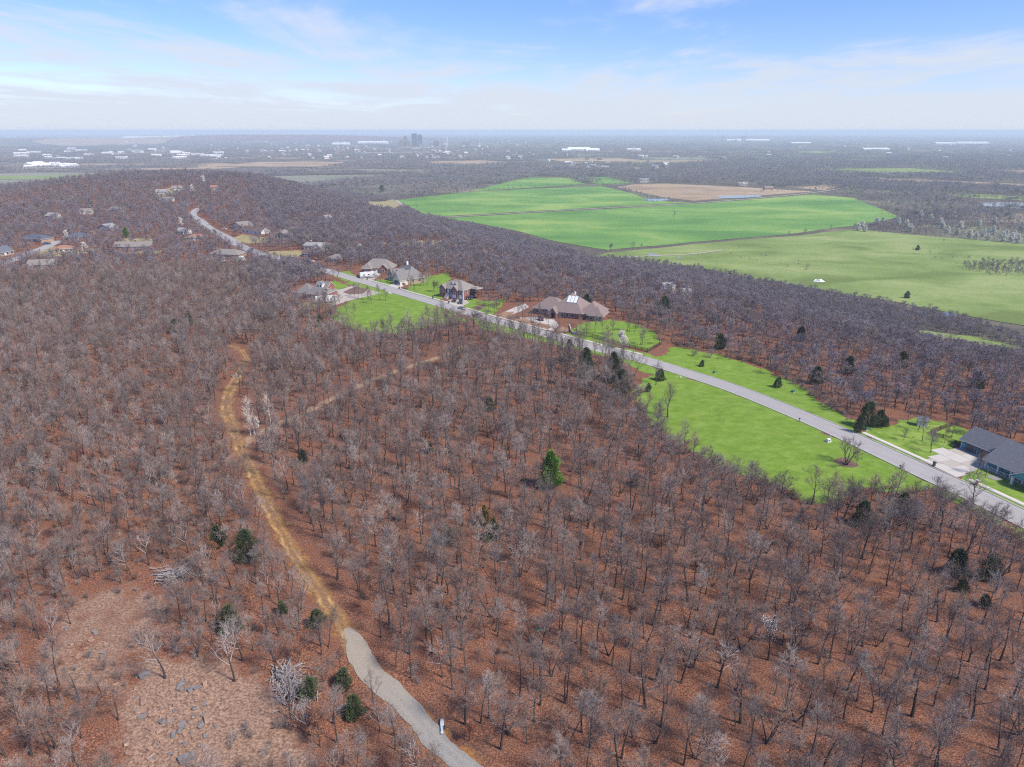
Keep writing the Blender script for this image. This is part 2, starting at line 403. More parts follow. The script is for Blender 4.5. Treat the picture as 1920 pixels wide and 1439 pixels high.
# ---- ground: one sheet to the horizon
def ground():
    nx, ny = 640, 640
    tx = np.linspace(-math.asinh(26000 / 60.), math.asinh(26000 / 60.), nx); X = 60 * np.sinh(tx)
    ty = np.linspace(math.asinh(-290 / 60.), math.asinh(26000 / 60.), ny); Y = 135 + 60 * np.sinh(ty)
    gx, gy = np.meshgrid(X, Y); P = np.stack([gx.ravel(), gy.ravel()], 1)
    Z = hfun(P)
    idx = np.arange(nx * ny).reshape(ny, nx)
    q = np.stack([idx[:-1, :-1], idx[:-1, 1:], idx[1:, 1:], idx[1:, :-1]], -1).reshape(-1, 4)
    me = bpy.data.meshes.new('ground')
    me.vertices.add(len(P)); me.vertices.foreach_set('co', np.column_stack([P, Z]).astype(np.float32).ravel())
    me.loops.add(q.size); me.loops.foreach_set('vertex_index', q.ravel().astype(np.int32))
    me.polygons.add(len(q)); me.polygons.foreach_set('loop_start', np.arange(0, q.size, 4, dtype=np.int32))
    me.polygons.foreach_set('use_smooth', np.ones(len(q), bool))
    me.update(calc_edges=True)
    near = (np.abs(P[:, 0]) < 350) & (P[:, 1] < 420)
    soil = np.zeros(len(P)); dry = np.zeros(len(P))
    Q = P[near]
    def pd(c): 
        d = np.full(len(Q), 1e9); cc = c[::3]
        for k in range(len(cc) - 1):
            a, b = cc[k], cc[k + 1]; ab = b - a; t = np.clip(((Q - a) @ ab) / (ab @ ab + 1e-9), 0, 1)
            d = np.minimum(d, np.linalg.norm(Q - a - t[:, None] * ab, axis=1))
        return d
    dt = pd(trail_c); ds = pd(side_c); dr = pd(road_c)
    soil[near] = .72 * np.clip(1 - (dt - 1.2) / 2.2, 0, 1)
    clr = GP([(225,1475),(222,1310),(290,1235),(410,1235),(500,1275),(545,1350),(625,1475)])
    clr2 = GP([(40,1300),(120,1120),(250,1085),(330,1110),(310,1220),(225,1310)])
    def soft(poly, wdt):
        d = seg_dist(Q, poly); i = inside(Q, poly); return np.clip(.5 + np.where(i, d, -d) / wdt, 0, 1)
    edge = np.clip(1 - (dr - 5) / 4, 0, 1)
    dry[near] = np.maximum.reduce([soft(clr, 6), .62 * soft(clr2, 5), .8 * np.clip(1 - (ds - .9) / 2.2, 0, 1), .45 * edge])
    far = np.clip((-Z - 18) / 20, 0, 1)
    a = me.color_attributes.new('zone', 'FLOAT_COLOR', 'POINT')
    a.data.foreach_set('color', np.column_stack([soil, dry, far, np.ones(len(P))]).astype(np.float32).ravel())
    t = NT('ground_litter')
    zc, _, _ = t.attr('zone'); z = t.sepc(zc)
    fine = t.noise(4.5, 3, 0.75); mid = t.noise(0.35, 3, 0.6); big = t.noise(0.05, 1)
    lit = t.ramp(fine, [(0.33, (0.035, 0.020, 0.016)), (0.44, (0.118, 0.052, 0.034)), (0.54, (0.245, 0.103, 0.060)), (0.64, (0.375, 0.18, 0.108)), (0.78, (0.50, 0.335, 0.25))])
    lit2 = t.ramp(fine, [(0.30, (0.040, 0.028, 0.022)), (0.46, (0.120, 0.066, 0.048)), (0.60, (0.20, 0.125, 0.09)), (0.80, (0.33, 0.24, 0.18))])
    lit = t.mix(t.ramp(mid, [(0.44, 0.0), (0.68, 0.6)]), lit, lit2)
    lit = t.mix(t.ramp(big, [(0.45, 0.0), (0.75, 0.35)]), lit, (0.11, 0.062, 0.045))
    grs = t.ramp(t.noise(2.6, 3, 0.75), [(0.28, (0.085, 0.052, 0.038)), (0.46, (0.215, 0.130, 0.092)), (0.60, (0.36, 0.235, 0.165)), (0.80, (0.47, 0.345, 0.26))])
    gm = t.math('ADD', z[1], t.math('MULTIPLY', t.math('SUBTRACT', mid, .5, False), 1.2, False)); gm = t.ramp(gm, [(0.35, 0.0), (0.75, 1.0)])
    col = t.mix(gm, lit, grs)
    sl = t.ramp(t.noise(1.7, 3, 0.65), [(0.30, (0.17, 0.075, 0.022)), (0.5, (0.29, 0.14, 0.045)), (0.68, (0.40, 0.22, 0.075)), (0.8, (0.42, 0.28, 0.15))])
    sm = t.math('ADD', z[0], t.math('MULTIPLY', t.math('SUBTRACT', mid, .55, False), 1.6, False)); sm = t.ramp(sm, [(0.35, 0.0), (0.70, 0.95)])
    col = t.mix(sm, col, sl)
    vf = t.noise(0.004, 3, 0.6); vn = t.noise(0.06, 2, 0.65)
    val = t.ramp(vn, [(0.3, (0.055, 0.048, 0.042)), (0.5, (0.11, 0.09, 0.07)), (0.7, (0.19, 0.155, 0.11))])
    pat = t.ramp(vf, [(0.36, (0.20, 0.22, 0.12)), (0.48, (0.10, 0.085, 0.07)), (0.58, (0.10, 0.085, 0.07)), (0.66, (0.34, 0.27, 0.19))])
    val = t.mix(0.6, val, pat)
    col = t.mix(z[2], col, val)
    t.color(col); t.bump(fine, 0.06, 0.6)
    me.materials.append(t.m)
    o = obj('ground', me); tag(o, kind='structure')
    return clr, clr2
CLEAR1, CLEAR2 = ground()

# ---- procedural surfaces
def lawn_mat(name, c0, c1, c2, stretch=(1, 1), rot=0.0):
    t = NT(name)
    a = t.noise(0.30, 6, 0.68, .3, stretch=stretch, rot=rot); f = t.noise(3.0, 5, 0.7)
    col = t.ramp(a, [(0.30, c0), (0.50, c1), (0.70, c2)])
    col = t.mix(t.ramp(f, [(0.35, 0.30), (0.6, 0.0)]), col, tuple(q * .45 for q in c0))
    bald = t.ramp(t.noise(0.14, 4, .65), [(0.56, 0.0), (0.78, 0.35)])
    col = t.mix(bald, col, (0.30, 0.30, 0.10))
    t.color(col); t.bump(f, 0.05, .6); t.b.inputs['Roughness'].default_value = 1.0
    return t.m
m_lawn = lawn_mat('lawn', (0.12, 0.205, 0.024), (0.165, 0.268, 0.036), (0.225, 0.335, 0.06), (.8, 1.1), R(-30))
m_lawn2 = lawn_mat('yard_grass', (0.10, 0.18, 0.022), (0.185, 0.285, 0.045), (0.29, 0.37, 0.085))
def conc(name, c, joints=0.0, width=0.0):
    t = NT(name)
    f = t.noise(9, 5, .7); b = t.noise(0.25, 4, .6)
    col = t.mix(t.ramp(f, [(0.35, 0.25), (0.65, 0.0)]), c, tuple(q * .7 for q in c))
    col = t.mix(t.ramp(b, [(0.4, 0.0), (0.75, 0.35)]), col, tuple(q * .78 for q in c))
    if joints:
        _, al, _ = t.attr('along')
        fr = t.math('FRACT', t.math('MULTIPLY', al, 1.0 / joints, False), 0, False)
        j = t.math('LESS_THAN', fr, width / joints)
        _, ac, _ = t.attr('across')
        j2 = t.math('LESS_THAN', t.math('ABSOLUTE', ac, 0, False), 0.012)
        j = t.math('MAXIMUM', j, j2)
        col = t.mix(t.math('MULTIPLY', j, .35), col, tuple(q * .5 for q in c))
        oil = t.math('MULTIPLY', t.math('LESS_THAN', t.math('ABSOLUTE', t.math('SUBTRACT', t.math('ABSOLUTE', ac, 0, False), .5, False), 0, False), .2), .16)
        col = t.mix(oil, col, tuple(q * .65 for q in c))
    t.color(col); t.b.inputs['Roughness'].default_value = 0.85
    return t.m
m_road = conc('road_concrete', (0.36, 0.345, 0.335), 4.6, 0.1)
m_kerb = conc('kerb_concrete', (0.50, 0.47, 0.40))
m_walk = conc('sidewalk_concrete', (0.58, 0.545, 0.49), 1.5, 0.05)
m_drive = conc('driveway_concrete', (0.50, 0.47, 0.43))
m_drive2 = conc('old_driveway', (0.42, 0.38, 0.33))
# ---- street with kerbs
strip('road', road_c, ROAD_HALF, ROAD_HALF, m_road, off=0.10, cols=9)
t_, n_ = path_frame(road_c)
strip('kerb', road_c + n_ * (ROAD_HALF + .14), .13, .13, m_kerb, off=0.21, cols=2, thick=.25)
strip('kerb', road_c - n_ * (ROAD_HALF + .14), .13, .13, m_kerb, off=0.21, cols=2, thick=.25)
clear_path(road_c, 6.0)
def off_path(c, d):
    t, n = path_frame(c); return c + n * d
# which side is the far (houses) side?
FAR = 1.0 if (off_path(road_c, 5)[60][1] > road_c[60][1]) else -1.0
def road_part(pa, pb, d):
    a, b = G2(*pa), G2(*pb)
    i = np.argmin(np.linalg.norm(road_c - a, axis=1)); j = np.argmin(np.linalg.norm(road_c - b, axis=1))
    if i > j: i, j = j, i
    return off_path(road_c, d * FAR)[i:j + 1]
strip('sidewalk', road_part((1616,815), (1757,880), 5.8), .75, .75, m_walk, off=0.16, cols=3, thick=.15)
strip('sidewalk', road_part((1806,905), (1990,990), 5.8), .75, .75, m_walk, off=0.16, cols=3, thick=.15)
strip('sidewalk', road_part((1050,625), (1206,667), 5.4), .7, .7, m_walk, off=0.16, cols=3, thick=.15)
strip('sidewalk', road_part((912,590), (1030,620), 5.4), .7, .7, m_walk, off=0.16, cols=3, thick=.15)
strip('sidewalk', road_part((690,525), (905,588), 5.4), .6, .6, m_walk, off=0.16, cols=3, thick=.15)
# ---- second street in the neighbourhood and the crest lane
str2 = smooth_path(GP([(-60,512),(0,497),(45,480),(80,466),(98,458),(110,452)]), 4)
strip('side_street', str2, 3.6, 3.6, m_road, off=.12, cols=5); clear_path(str2, 6)
str3 = smooth_path(GP([(372,412),(362,404),(366,396),(374,391)]), 4)
strip('side_street', str3, 3.6, 3.4, m_road, off=.13, cols=5); clear_path(str3, 5.5)
# ---- trail: gravel, then ochre dirt
ig = np.argmin(np.linalg.norm(trail_c - G2(648,1182), axis=1))
def gravel_mat():
    t = NT('gravel')
    c, d = t.vor(16.0); f = t.noise(7, 6, .75); b = t.noise(.22, 4)
    col = t.ramp(f, [(0.32, (0.14, 0.137, 0.135)), (0.5, (0.265, 0.26, 0.25)), (0.70, (0.41, 0.40, 0.375))])
    _, ac, _ = t.attr('across'); wr = t.math('ABSOLUTE', t.math('SUBTRACT', t.math('ABSOLUTE', ac, 0, False), .42, False), 0, False); col = t.mix(t.ramp(wr, [(0.08, .35), (0.3, 0.0)]), col, (0.36, 0.34, 0.31))
    _, al, _ = t.attr('along')
    tan = t.ramp(t.math('MULTIPLY', al, 1 / 45., False), [(0.30, 0.0), (0.75, 0.65)])
    col = t.mix(tan, col, t.ramp(f, [(0.3, (0.24, 0.20, 0.15)), (0.7, (0.48, 0.40, 0.30))]))
    st = t.ramp(b, [(0.45, 0.0), (0.8, .4)]); col = t.mix(st, col, (0.36, 0.31, 0.25))
    t.color(col); t.bump(d, 0.05, .8); return t.m
def dirt_mat():
    t = NT('ochre_dirt')
    _, ac, _ = t.attr('across'); f = t.noise(2.2, 6, .7); b = t.noise(.5, 4, .6)
    wob = t.math('ADD', ac, t.math('MULTIPLY', t.math('SUBTRACT', b, .5, False), .9, False), False)
    rut = t.math('ABSOLUTE', t.math('SUBTRACT', t.math('ABSOLUTE', wob, 0, False), .52, False), 0, False)
    col = t.ramp(f, [(0.28, (0.22, 0.105, 0.032)), (0.5, (0.33, 0.185, 0.065)), (0.72, (0.46, 0.30, 0.135))])
    mid = t.ramp(f, [(0.3, (0.12, 0.060, 0.03)), (0.55, (0.27, 0.155, 0.075)), (0.75, (0.40, 0.27, 0.15))])
    col = t.mix(t.ramp(rut, [(0.10, 0.0), (0.36, 1.0)]), col, mid)
    fade = t.ramp(t.noise(.07, 3, .6), [(0.40, 0.0), (0.58, .85)]); col = t.mix(fade, col, t.ramp(f, [(0.3, (0.105, 0.058, 0.034)), (0.52, (0.215, 0.125, 0.072)), (0.74, (0.36, 0.25, 0.16))]))
    br = t.ramp(t.noise(.16, 3), [(0.5, 0.0), (0.68, .7)]); col = t.mix(t.math('MULTIPLY', br, t.ramp(rut, [(0.05, 1.0), (0.3, 0.0)])), col, (0.60, 0.40, 0.17))
    t.color(col); t.bump(f, .1, .8); return t.m
m_grav = gravel_mat(); m_dirt = dirt_mat()
gl = trail_c[:ig + 1]; k = len(gl)
strip('gravel_path', gl, np.interp(np.arange(k)[::-1], [0, 5, 9, k], [.2, 1.2, 2.0, 1.35]), np.interp(np.arange(k)[::-1], [0, 3, 12, k], [.9, 1.9, 2.0, 1.35]), m_grav, off=.09, cols=7, rag=.2, seed=3)
dl = trail_c[ig - 14:]; k = len(dl); wd = np.interp(np.linspace(0, 1, k), [0, .15, .5, .62, .8, 1], [1.7, 1.4, 1.6, 2.3, 1.8, .7])
strip('dirt_trail', dl, wd, wd, m_dirt, off=.06, cols=9, rag=.30, seed=9)
clear_path(trail_c, 3.4); clear_path(side_c, 4.0)
m_faint = mat('faint_track_grass', (0.19, 0.105, 0.062), .95, [(0.30, 0.19, 0.115), (0.40, 0.28, 0.18)], 1.1)
strip('faint_track', side_c, 1.1, 1.1, m_faint, off=.045, cols=3, rag=.3, seed=15)
# ---- lawns
def lawn(px, m=None, rag=.9, off=.055, seed=1, world=False, name='lawn'):
    poly = GP(px) if not world else px
    sheet(name, poly, m or m_lawn, off=off, cell=2.2, rag=rag, seed=seed, edge=1.4); keep_clear(poly)
near_edge = off_path(road_c, -FAR * (ROAD_HALF - .2))
def near_part(pa, pb):
    a, b = G2(*pa), G2(*pb); i = np.argmin(np.linalg.norm(road_c - a, axis=1)); j = np.argmin(np.linalg.norm(road_c - b, axis=1))
    return list(near_edge[i:j + 1:4]) if i < j else list(near_edge[i:j - 1 if j else None:-4])
lawn(near_part((1205,672), (2000,1013)) + GP([(1990,1050),(1920,1012),(1862,980),(1800,942),(1742,916),(1690,926),(1625,915),(1565,946),(1505,938),(1450,906),(1398,890),(1340,871),
      (1290,841),(1232,806),(1203,772),(1190,742),(1192,722),(1218,700),(1190,690)]), world=True, seed=2)
lawn(near_part((895,590), (1207,673)) + GP([(1190,690),(1150,672),(1060,652),(1010,640),(960,628),(905,618)]), world=True, seed=3, rag=.3)
far_edge = off_path(road_c, FAR * (ROAD_HALF - .2))
def far_part(pa, pb):
    a, b = G2(*pa), G2(*pb); i = np.argmin(np.linalg.norm(road_c - a, axis=1)); j = np.argmin(np.linalg.norm(road_c - b, axis=1))
    return list(far_edge[i:j + 1:4]) if i < j else list(far_edge[i:j - 1 if j else None:-4])
lawn(far_part((1050,633), (1622,832)) + GP([(1612,796),(1570,775),(1535,752),(1490,722),(1450,700),(1400,682),(1340,664),(1290,655),(1258,650),(1240,668),(1190,658),(1120,640),(1075,627),(1058,618)]), world=True, seed=4)
lawn(far_part((1622,832), (1752,892)) + GP([(1785,874),(1776,858),(1798,842),(1812,826),(1822,806),(1770,792),(1712,780),(1690,786),(1650,800),(1618,797)]), m_lawn2, world=True, seed=5)
lawn(far_part((1792,909), (2000,1013)) + GP([(2000,960),(1960,930),(1905,905),(1880,885),(1850,872),(1838,880),(1803,895)]), m_lawn2, world=True, seed=6, rag=.2)
lawn([(1082,632),(1078,616),(1100,604),(1140,600),(1185,606),(1232,628),(1240,646),(1214,658),(1150,644)], seed=7)
lawn(near_part((645,508), (890,590))[::1] + GP([(880,604),(850,604),(800,614),(745,627),(690,624),(640,610),(618,592),(640,576),(668,560),(690,548)]), world=True, seed=8)
lawn([(757,547),(775,528),(800,520),(842,512),(845,525),(832,545),(826,560),(818,572),(790,560)], seed=9)
lawn([(846,572),(880,559),(915,566),(946,560),(940,580),(925,592),(890,582)], seed=10)
lawn([(690,528),(720,523),(748,530),(735,540),(716,538)], seed=11)
lawn([(632,512),(650,508),(672,518),(668,528),(655,522)], seed=12)
lawn([(612,534),(622,526),(655,537),(635,546),(618,548)], seed=13)
def dry_lawn(px, seed):
    poly = GP(px); sheet('dry_lawn', poly, m_dry, off=.06, cell=5, rag=.5, seed=seed); keep_clear(poly)
m_dry = lawn_mat('dry_yard', (0.22, 0.20, 0.09), (0.32, 0.27, 0.13), (0.42, 0.34, 0.18))
dry_lawn([(430,450),(470,458),(505,455),(500,446),(455,440)], 20)
dry_lawn([(500,480),(560,482),(590,476),(560,470),(505,472)], 21)
dry_lawn([(218,458),(228,448),(285,447),(288,455)], 22)
dry_lawn([(225,478),(262,471),(305,470),(300,476)], 23)
dry_lawn([(60,476),(100,462),(140,468),(196,466),(170,474),(90,484)], 24)
dry_lawn([(556,572),(600,562),(606,570),(575,584)], 25)
dry_lawn([(290,372),(330,362),(350,354),(330,350),(296,358)], 26)
dry_lawn([(700,458),(800,452),(868,452),(880,458),(820,466)], 27)
dry_lawn([(690,378),(738,374),(760,386),(720,396),(690,392)], 28)
# ---- drives, paths and beds
def drive(px, m=None, off=.085, seed=1, rag=.06, name='driveway'):
    poly = GP(px); sheet(name, poly, m or m_drive, off=off, cell=2.0, rag=rag, seed=seed, edge=2.0); keep_clear(poly)
drive([(690,543),(662,536),(616,551),(600,562),(622,575),(650,566),(690,556),(715,550)], m_drive2, seed=1)
drive([(716,541),(742,530),(760,533),(742,548),(732,552)], seed=2)
drive([(820,572),(846,562),(874,563),(880,568),(868,574),(845,584)], m_drive2, seed=3)
drive([(918,597),(940,588),(965,577),(985,570),(992,576),(975,585),(950,594),(935,603)], seed=4)
drive([(975,596),(1005,596),(1040,600),(1048,610),(1038,622),(1022,617),(1026,609),(1000,604),(975,602)], seed=5)
drive([(672,515),(705,510),(718,512),(700,526),(688,530)], m_drive2, seed=6)
drive([(1045,622),(1054,622),(1062,617),(1050,616)], seed=7)
m_mulch = mat('mulch', (0.075, 0.045, 0.035), .95, [(0.16, 0.09, 0.07), (0.25, 0.15, 0.11)], 3.0, bump=.05)
m_leafbed = mat('leafy_bed', (0.16, 0.09, 0.05), .95, [(0.28, 0.17, 0.10), (0.38, 0.26, 0.16)], 2.0, bump=.05)
def bed(px, m, seed, off=.10):
    poly = GP(px); sheet('mulch_bed', poly, m, off=off, cell=1.2, rag=.15, seed=seed, edge=.8); keep_clear(poly)
bed([(1561,866),(1575,858),(1598,864),(1612,874),(1602,877),(1580,876)], m_mulch, 31)
bed([(958,600),(985,597),(1003,605),(1030,609),(1035,614),(1024,619),(990,612),(965,606)], m_leafbed, 32)
bed([(1040,622),(1052,613),(1068,616),(1064,622),(1050,626)], m_leafbed, 33)
bed([(925,592),(948,585),(965,585),(958,594),(938,599)], m_leafbed, 34)
bed([(643,548),(668,538),(690,543),(682,551),(655,553)], m_mulch, 35, .12)
bed([(886,577),(905,571),(912,574),(896,583)], m_mulch, 36)
bed([(1858,878),(1870,872),(1905,888),(1925,900),(1915,908),(1885,896)], m_mulch, 37, .13)
# ---- the valley floor: fields, pastures, ponds, lanes
def field_mat(name, stops, scale=.01, stretch=(1, 1.5), rot=.5, fine=.25):
    t = NT(name); a = t.noise(scale, 4, .55, .5, stretch=stretch, rot=rot); f = t.noise(fine, 4, .7)
    col = t.ramp(a, stops); col = t.mix(t.ramp(f, [(0.35, .22), (0.6, 0.0)]), col, tuple(q * .6 for q in stops[0][1]))
    t.color(col); t.b.inputs['Roughness'].default_value = 1.0
    return t.m
m_wheat = field_mat('winter_wheat', [(0.35, (0.095, 0.215, 0.045)), (0.5, (0.145, 0.285, 0.06)), (0.66, (0.26, 0.37, 0.09))], .006)
m_past = field_mat('pasture', [(0.35, (0.135, 0.185, 0.045)), (0.5, (0.20, 0.27, 0.075)), (0.68, (0.28, 0.33, 0.12))], .012, (1, 1.6))
m_tan = field_mat('fallow', [(0.35, (0.27, 0.20, 0.13)), (0.5, (0.36, 0.26, 0.17)), (0.7, (0.44, 0.34, 0.23))], .01)
m_grayf = field_mat('bare_bottom_land', [(0.35, (0.17, 0.19, 0.12)), (0.5, (0.22, 0.22, 0.16)), (0.7, (0.31, 0.27, 0.21))], .005)
def field(name, px, m, off=.35, cell=30, rag=1.5, seed=1, clear=True):
    poly = VP(px); sheet(name, poly, m, off=off, cell=cell, rag=rag, seed=seed, edge=cell * .6)
    if clear: keep_clear(poly)
field('wheat_field', [(742,376),(800,408),(1000,397),(1192,386),(1300,380),(1255,379),(1205,372),(1180,362),(1130,350),(985,355),(865,362)], m_wheat, seed=41)
field('wheat_field', [(815,411),(1000,400),(1195,389),(1330,381),(1525,365),(1600,372),(1690,408),(1600,424),(1480,440),(1300,455),(1140,470),(1060,458),(960,432),(880,416)], m_wheat, seed=42)
field('wheat_field', [(880,360),(955,341),(985,334),(1065,334),(1100,346),(985,353)], m_wheat, seed=43)
field('wheat_field', [(1080,332),(1140,333),(1185,344),(1120,347)], m_wheat, seed=44)
field('pasture', [(1080,490),(1140,474),(1310,458),(1480,444),(1600,430),(1700,440),(2050,470),(2050,640),(1920,612),(1790,588),(1640,562),(1500,538),(1320,505),(1180,488)], m_past, cell=22, seed=45)
field('fallow_field', [(1155,352),(1190,346),(1250,345),(1400,352),(1525,360),(1420,368),(1300,377),(1240,370)], m_tan, seed=46)
field('fallow_field', [(1490,352),(1550,347),(1575,352),(1545,358)], m_tan, seed=47)
field('bottom_land_field', [(-80,326),(100,324),(330,326),(520,331),(560,338),(480,346),(300,342),(120,352),(-80,352)], m_grayf, cell=60, seed=48)
field('bottom_land_field', [(430,334),(600,329),(740,328),(742,333),(640,342),(540,352),(470,356)], m_grayf, off=.6, cell=60, seed=49)
field('stubble_field', [(-80,372),(60,362),(95,366),(40,380),(-80,396)], m_tan, cell=40, seed=50)
field('stubble_field', [(1590,333),(1720,337),(1930,346),(2050,352),(2050,360),(1900,354),(1760,346),(1640,341)], m_tan, cell=50, seed=51)
field('pasture', [(1760,362),(1860,366),(2050,376),(2050,384),(1900,376),(1800,370)], m_past, cell=40, seed=52)
field('stubble_field', [(800,303),(900,301),(960,305),(880,312),(820,309)], m_tan, cell=80, seed=53)
field('stubble_field', [(340,310),(420,306),(470,312),(400,318)], m_tan, cell=80, seed=54)
field('stubble_field', [(60,268),(240,262),(360,261),(300,270),(120,275)], m_tan, cell=150, seed=55)
def slopefield(name, px, m, seed, cell=6):
    poly = GP(px); sheet(name, poly, m, off=.3, cell=cell, rag=.8, seed=seed); keep_clear(poly)
slopefield('hillside_clearing', [(1690,620),(1740,622),(1830,632),(1890,648),(1935,668),(1880,676),(1800,660),(1740,645)], m_past, 56)
water = mat('pond_water', (0.12, 0.13, 0.13), 0.06, spec=.8)
def pond(px, seed): 
    poly = VP(px, VZ + .4); sheet('pond', poly, water, off=.55, cell=8, rag=.4, seed=seed); keep_clear(poly)
pond([(1205,374),(1250,373),(1258,376),(1225,377.5),(1208,376.5)], 61)
pond([(1342,368.5),(1380,367),(1425,366.5),(1428,369),(1390,371.5),(1350,372)], 62)
pond([(1838,381),(1880,379),(1990,384),(1990,396),(1900,391),(1845,387)], 63)
pond([(1213,477),(1222,475),(1242,480),(1232,482),(1218,481)], 64)
pond([(1177,482),(1186,481),(1193,484),(1180,485)], 65)
pond([(1266,483),(1274,482.5),(1280,485.5),(1272,485)], 66)
pond([(1758,588),(1775,586),(1797,590),(1790,594),(1765,594)], 67)
m_lane = mat('dirt_lane', (0.32, 0.28, 0.22), .95, [(0.44, 0.38, 0.31)], .4)
def lane(px, half, z=VZ, off=.6, step=12):
    c = smooth_path(VP(px, z) if z is not None else GP(px), step); strip('lane', c, half, half, m_lane, off=off, cols=3); return c
lane([(808,410),(1000,398.5),(1195,387.5),(1330,380),(1525,362),(1600,350),(1680,342)], 3.0)
clear_path(lane([(742,376),(766,391),(800,409),(846,437),(882,459),(930,482)], 3.0, None, .4, 5), 5)
lane([(1120,489),(1200,482),(1290,478),(1355,470)], 2.2)

# ================================================================== TREES: meshes shared by many trees
m_bark = mat('oak_bark', (0.045, 0.037, 0.035), .95, rnd=[(0.065, 0.052, 0.046), (0.036, 0.031, 0.031), (0.095, 0.08, 0.074)])
m_limb = mat('oak_limbs', (0.115, 0.095, 0.09), .95, rnd=[(0.17, 0.145, 0.14), (0.10, 0.085, 0.082), (0.23, 0.20, 0.19)])
m_twig = mat('oak_twigs', (0.185, 0.14, 0.125), .95, rnd=[(0.29, 0.222, 0.195), (0.115, 0.092, 0.086), (0.34, 0.245, 0.195), (0.21, 0.185, 0.185), (0.42, 0.355, 0.315), (0.155, 0.115, 0.10)])
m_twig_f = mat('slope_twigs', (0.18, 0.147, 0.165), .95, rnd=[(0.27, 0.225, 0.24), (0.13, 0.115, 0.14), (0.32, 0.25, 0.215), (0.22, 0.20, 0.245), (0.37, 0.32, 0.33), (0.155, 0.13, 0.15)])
m_rust = mat('dead_oak_leaves', (0.30, 0.105, 0.045), .9, rnd=[(0.36, 0.15, 0.07), (0.22, 0.085, 0.045)])
m_cedar = mat('cedar_foliage', (0.050, 0.070, 0.032), .9, rnd=[(0.082, 0.112, 0.042), (0.062, 0.08, 0.048)])
m_cedarg = mat('bright_cedar_foliage', (0.12, 0.24, 0.035), .9)
m_cedaro = mat('bronze_cedar_foliage', (0.24, 0.165, 0.03), .9)
m_olive = mat('olive_cedar_foliage', (0.11, 0.115, 0.045), .9)
m_white = mat('white_blossom', (0.74, 0.71, 0.64), .9)
m_cream = mat('pale_blossom', (0.80, 0.78, 0.68), .9)
m_wbark = mat('white_bark', (0.60, 0.55, 0.47), .9, [(0.72, 0.68, 0.60), (0.38, 0.33, 0.28)], 2.0)
m_dead = mat('weathered_wood', (0.36, 0.31, 0.29), .95, [(0.48, 0.42, 0.40)], 2.0)
m_stick = mat('cut_branches', (0.24, 0.205, 0.20), .95, [(0.36, 0.32, 0.31), (0.15, 0.125, 0.12)], 1.5)
m_bud = mat('green_buds', (0.17, 0.24, 0.045), .9)

def unit(v): return v / (np.linalg.norm(v) + 1e-9)
def turn(d, ang, az):
    a = np.cross(d, (0, 0, 1.0) if abs(d[2]) < .95 else (1.0, 0, 0)); a = unit(a); b = np.cross(d, a)
    return unit(d * math.cos(ang) + (a * math.cos(az) + b * math.sin(az)) * math.sin(ang))
def shoot(r, p, d, length, n, wig, lift):
    P = [np.array(p, float)]; d = np.array(d, float)
    for i in range(n):
        d = unit(d + r.normal(size=3) * wig + np.array((0, 0, lift)))
        P.append(P[-1] + d * length / n)
    return np.array(P)
def at_path(P, t):
    f = t * (len(P) - 1); i = min(int(f), len(P) - 2); q = f - i
    return P[i] * (1 - q) + P[i + 1] * q, unit(P[i + 1] - P[i])
class Slv:
    """collects thin triangles quickly"""
    def __init__(s): s.v = []; s.f = []
    def tri(s, p, tip, wd, side):
        k = len(s.v); s.v += [tuple(p - side * wd), tuple(p + side * wd), tuple(tip)]; s.f.append((k, k + 1, k + 2))
    def leaf(s, p, size, r):
        a = unit(r.normal(size=3)) * size; b = unit(r.normal(size=3)) * size
        k = len(s.v); s.v += [tuple(p), tuple(p + a), tuple(p + a * .5 + b * .8)]; s.f.append((k, k + 1, k + 2))
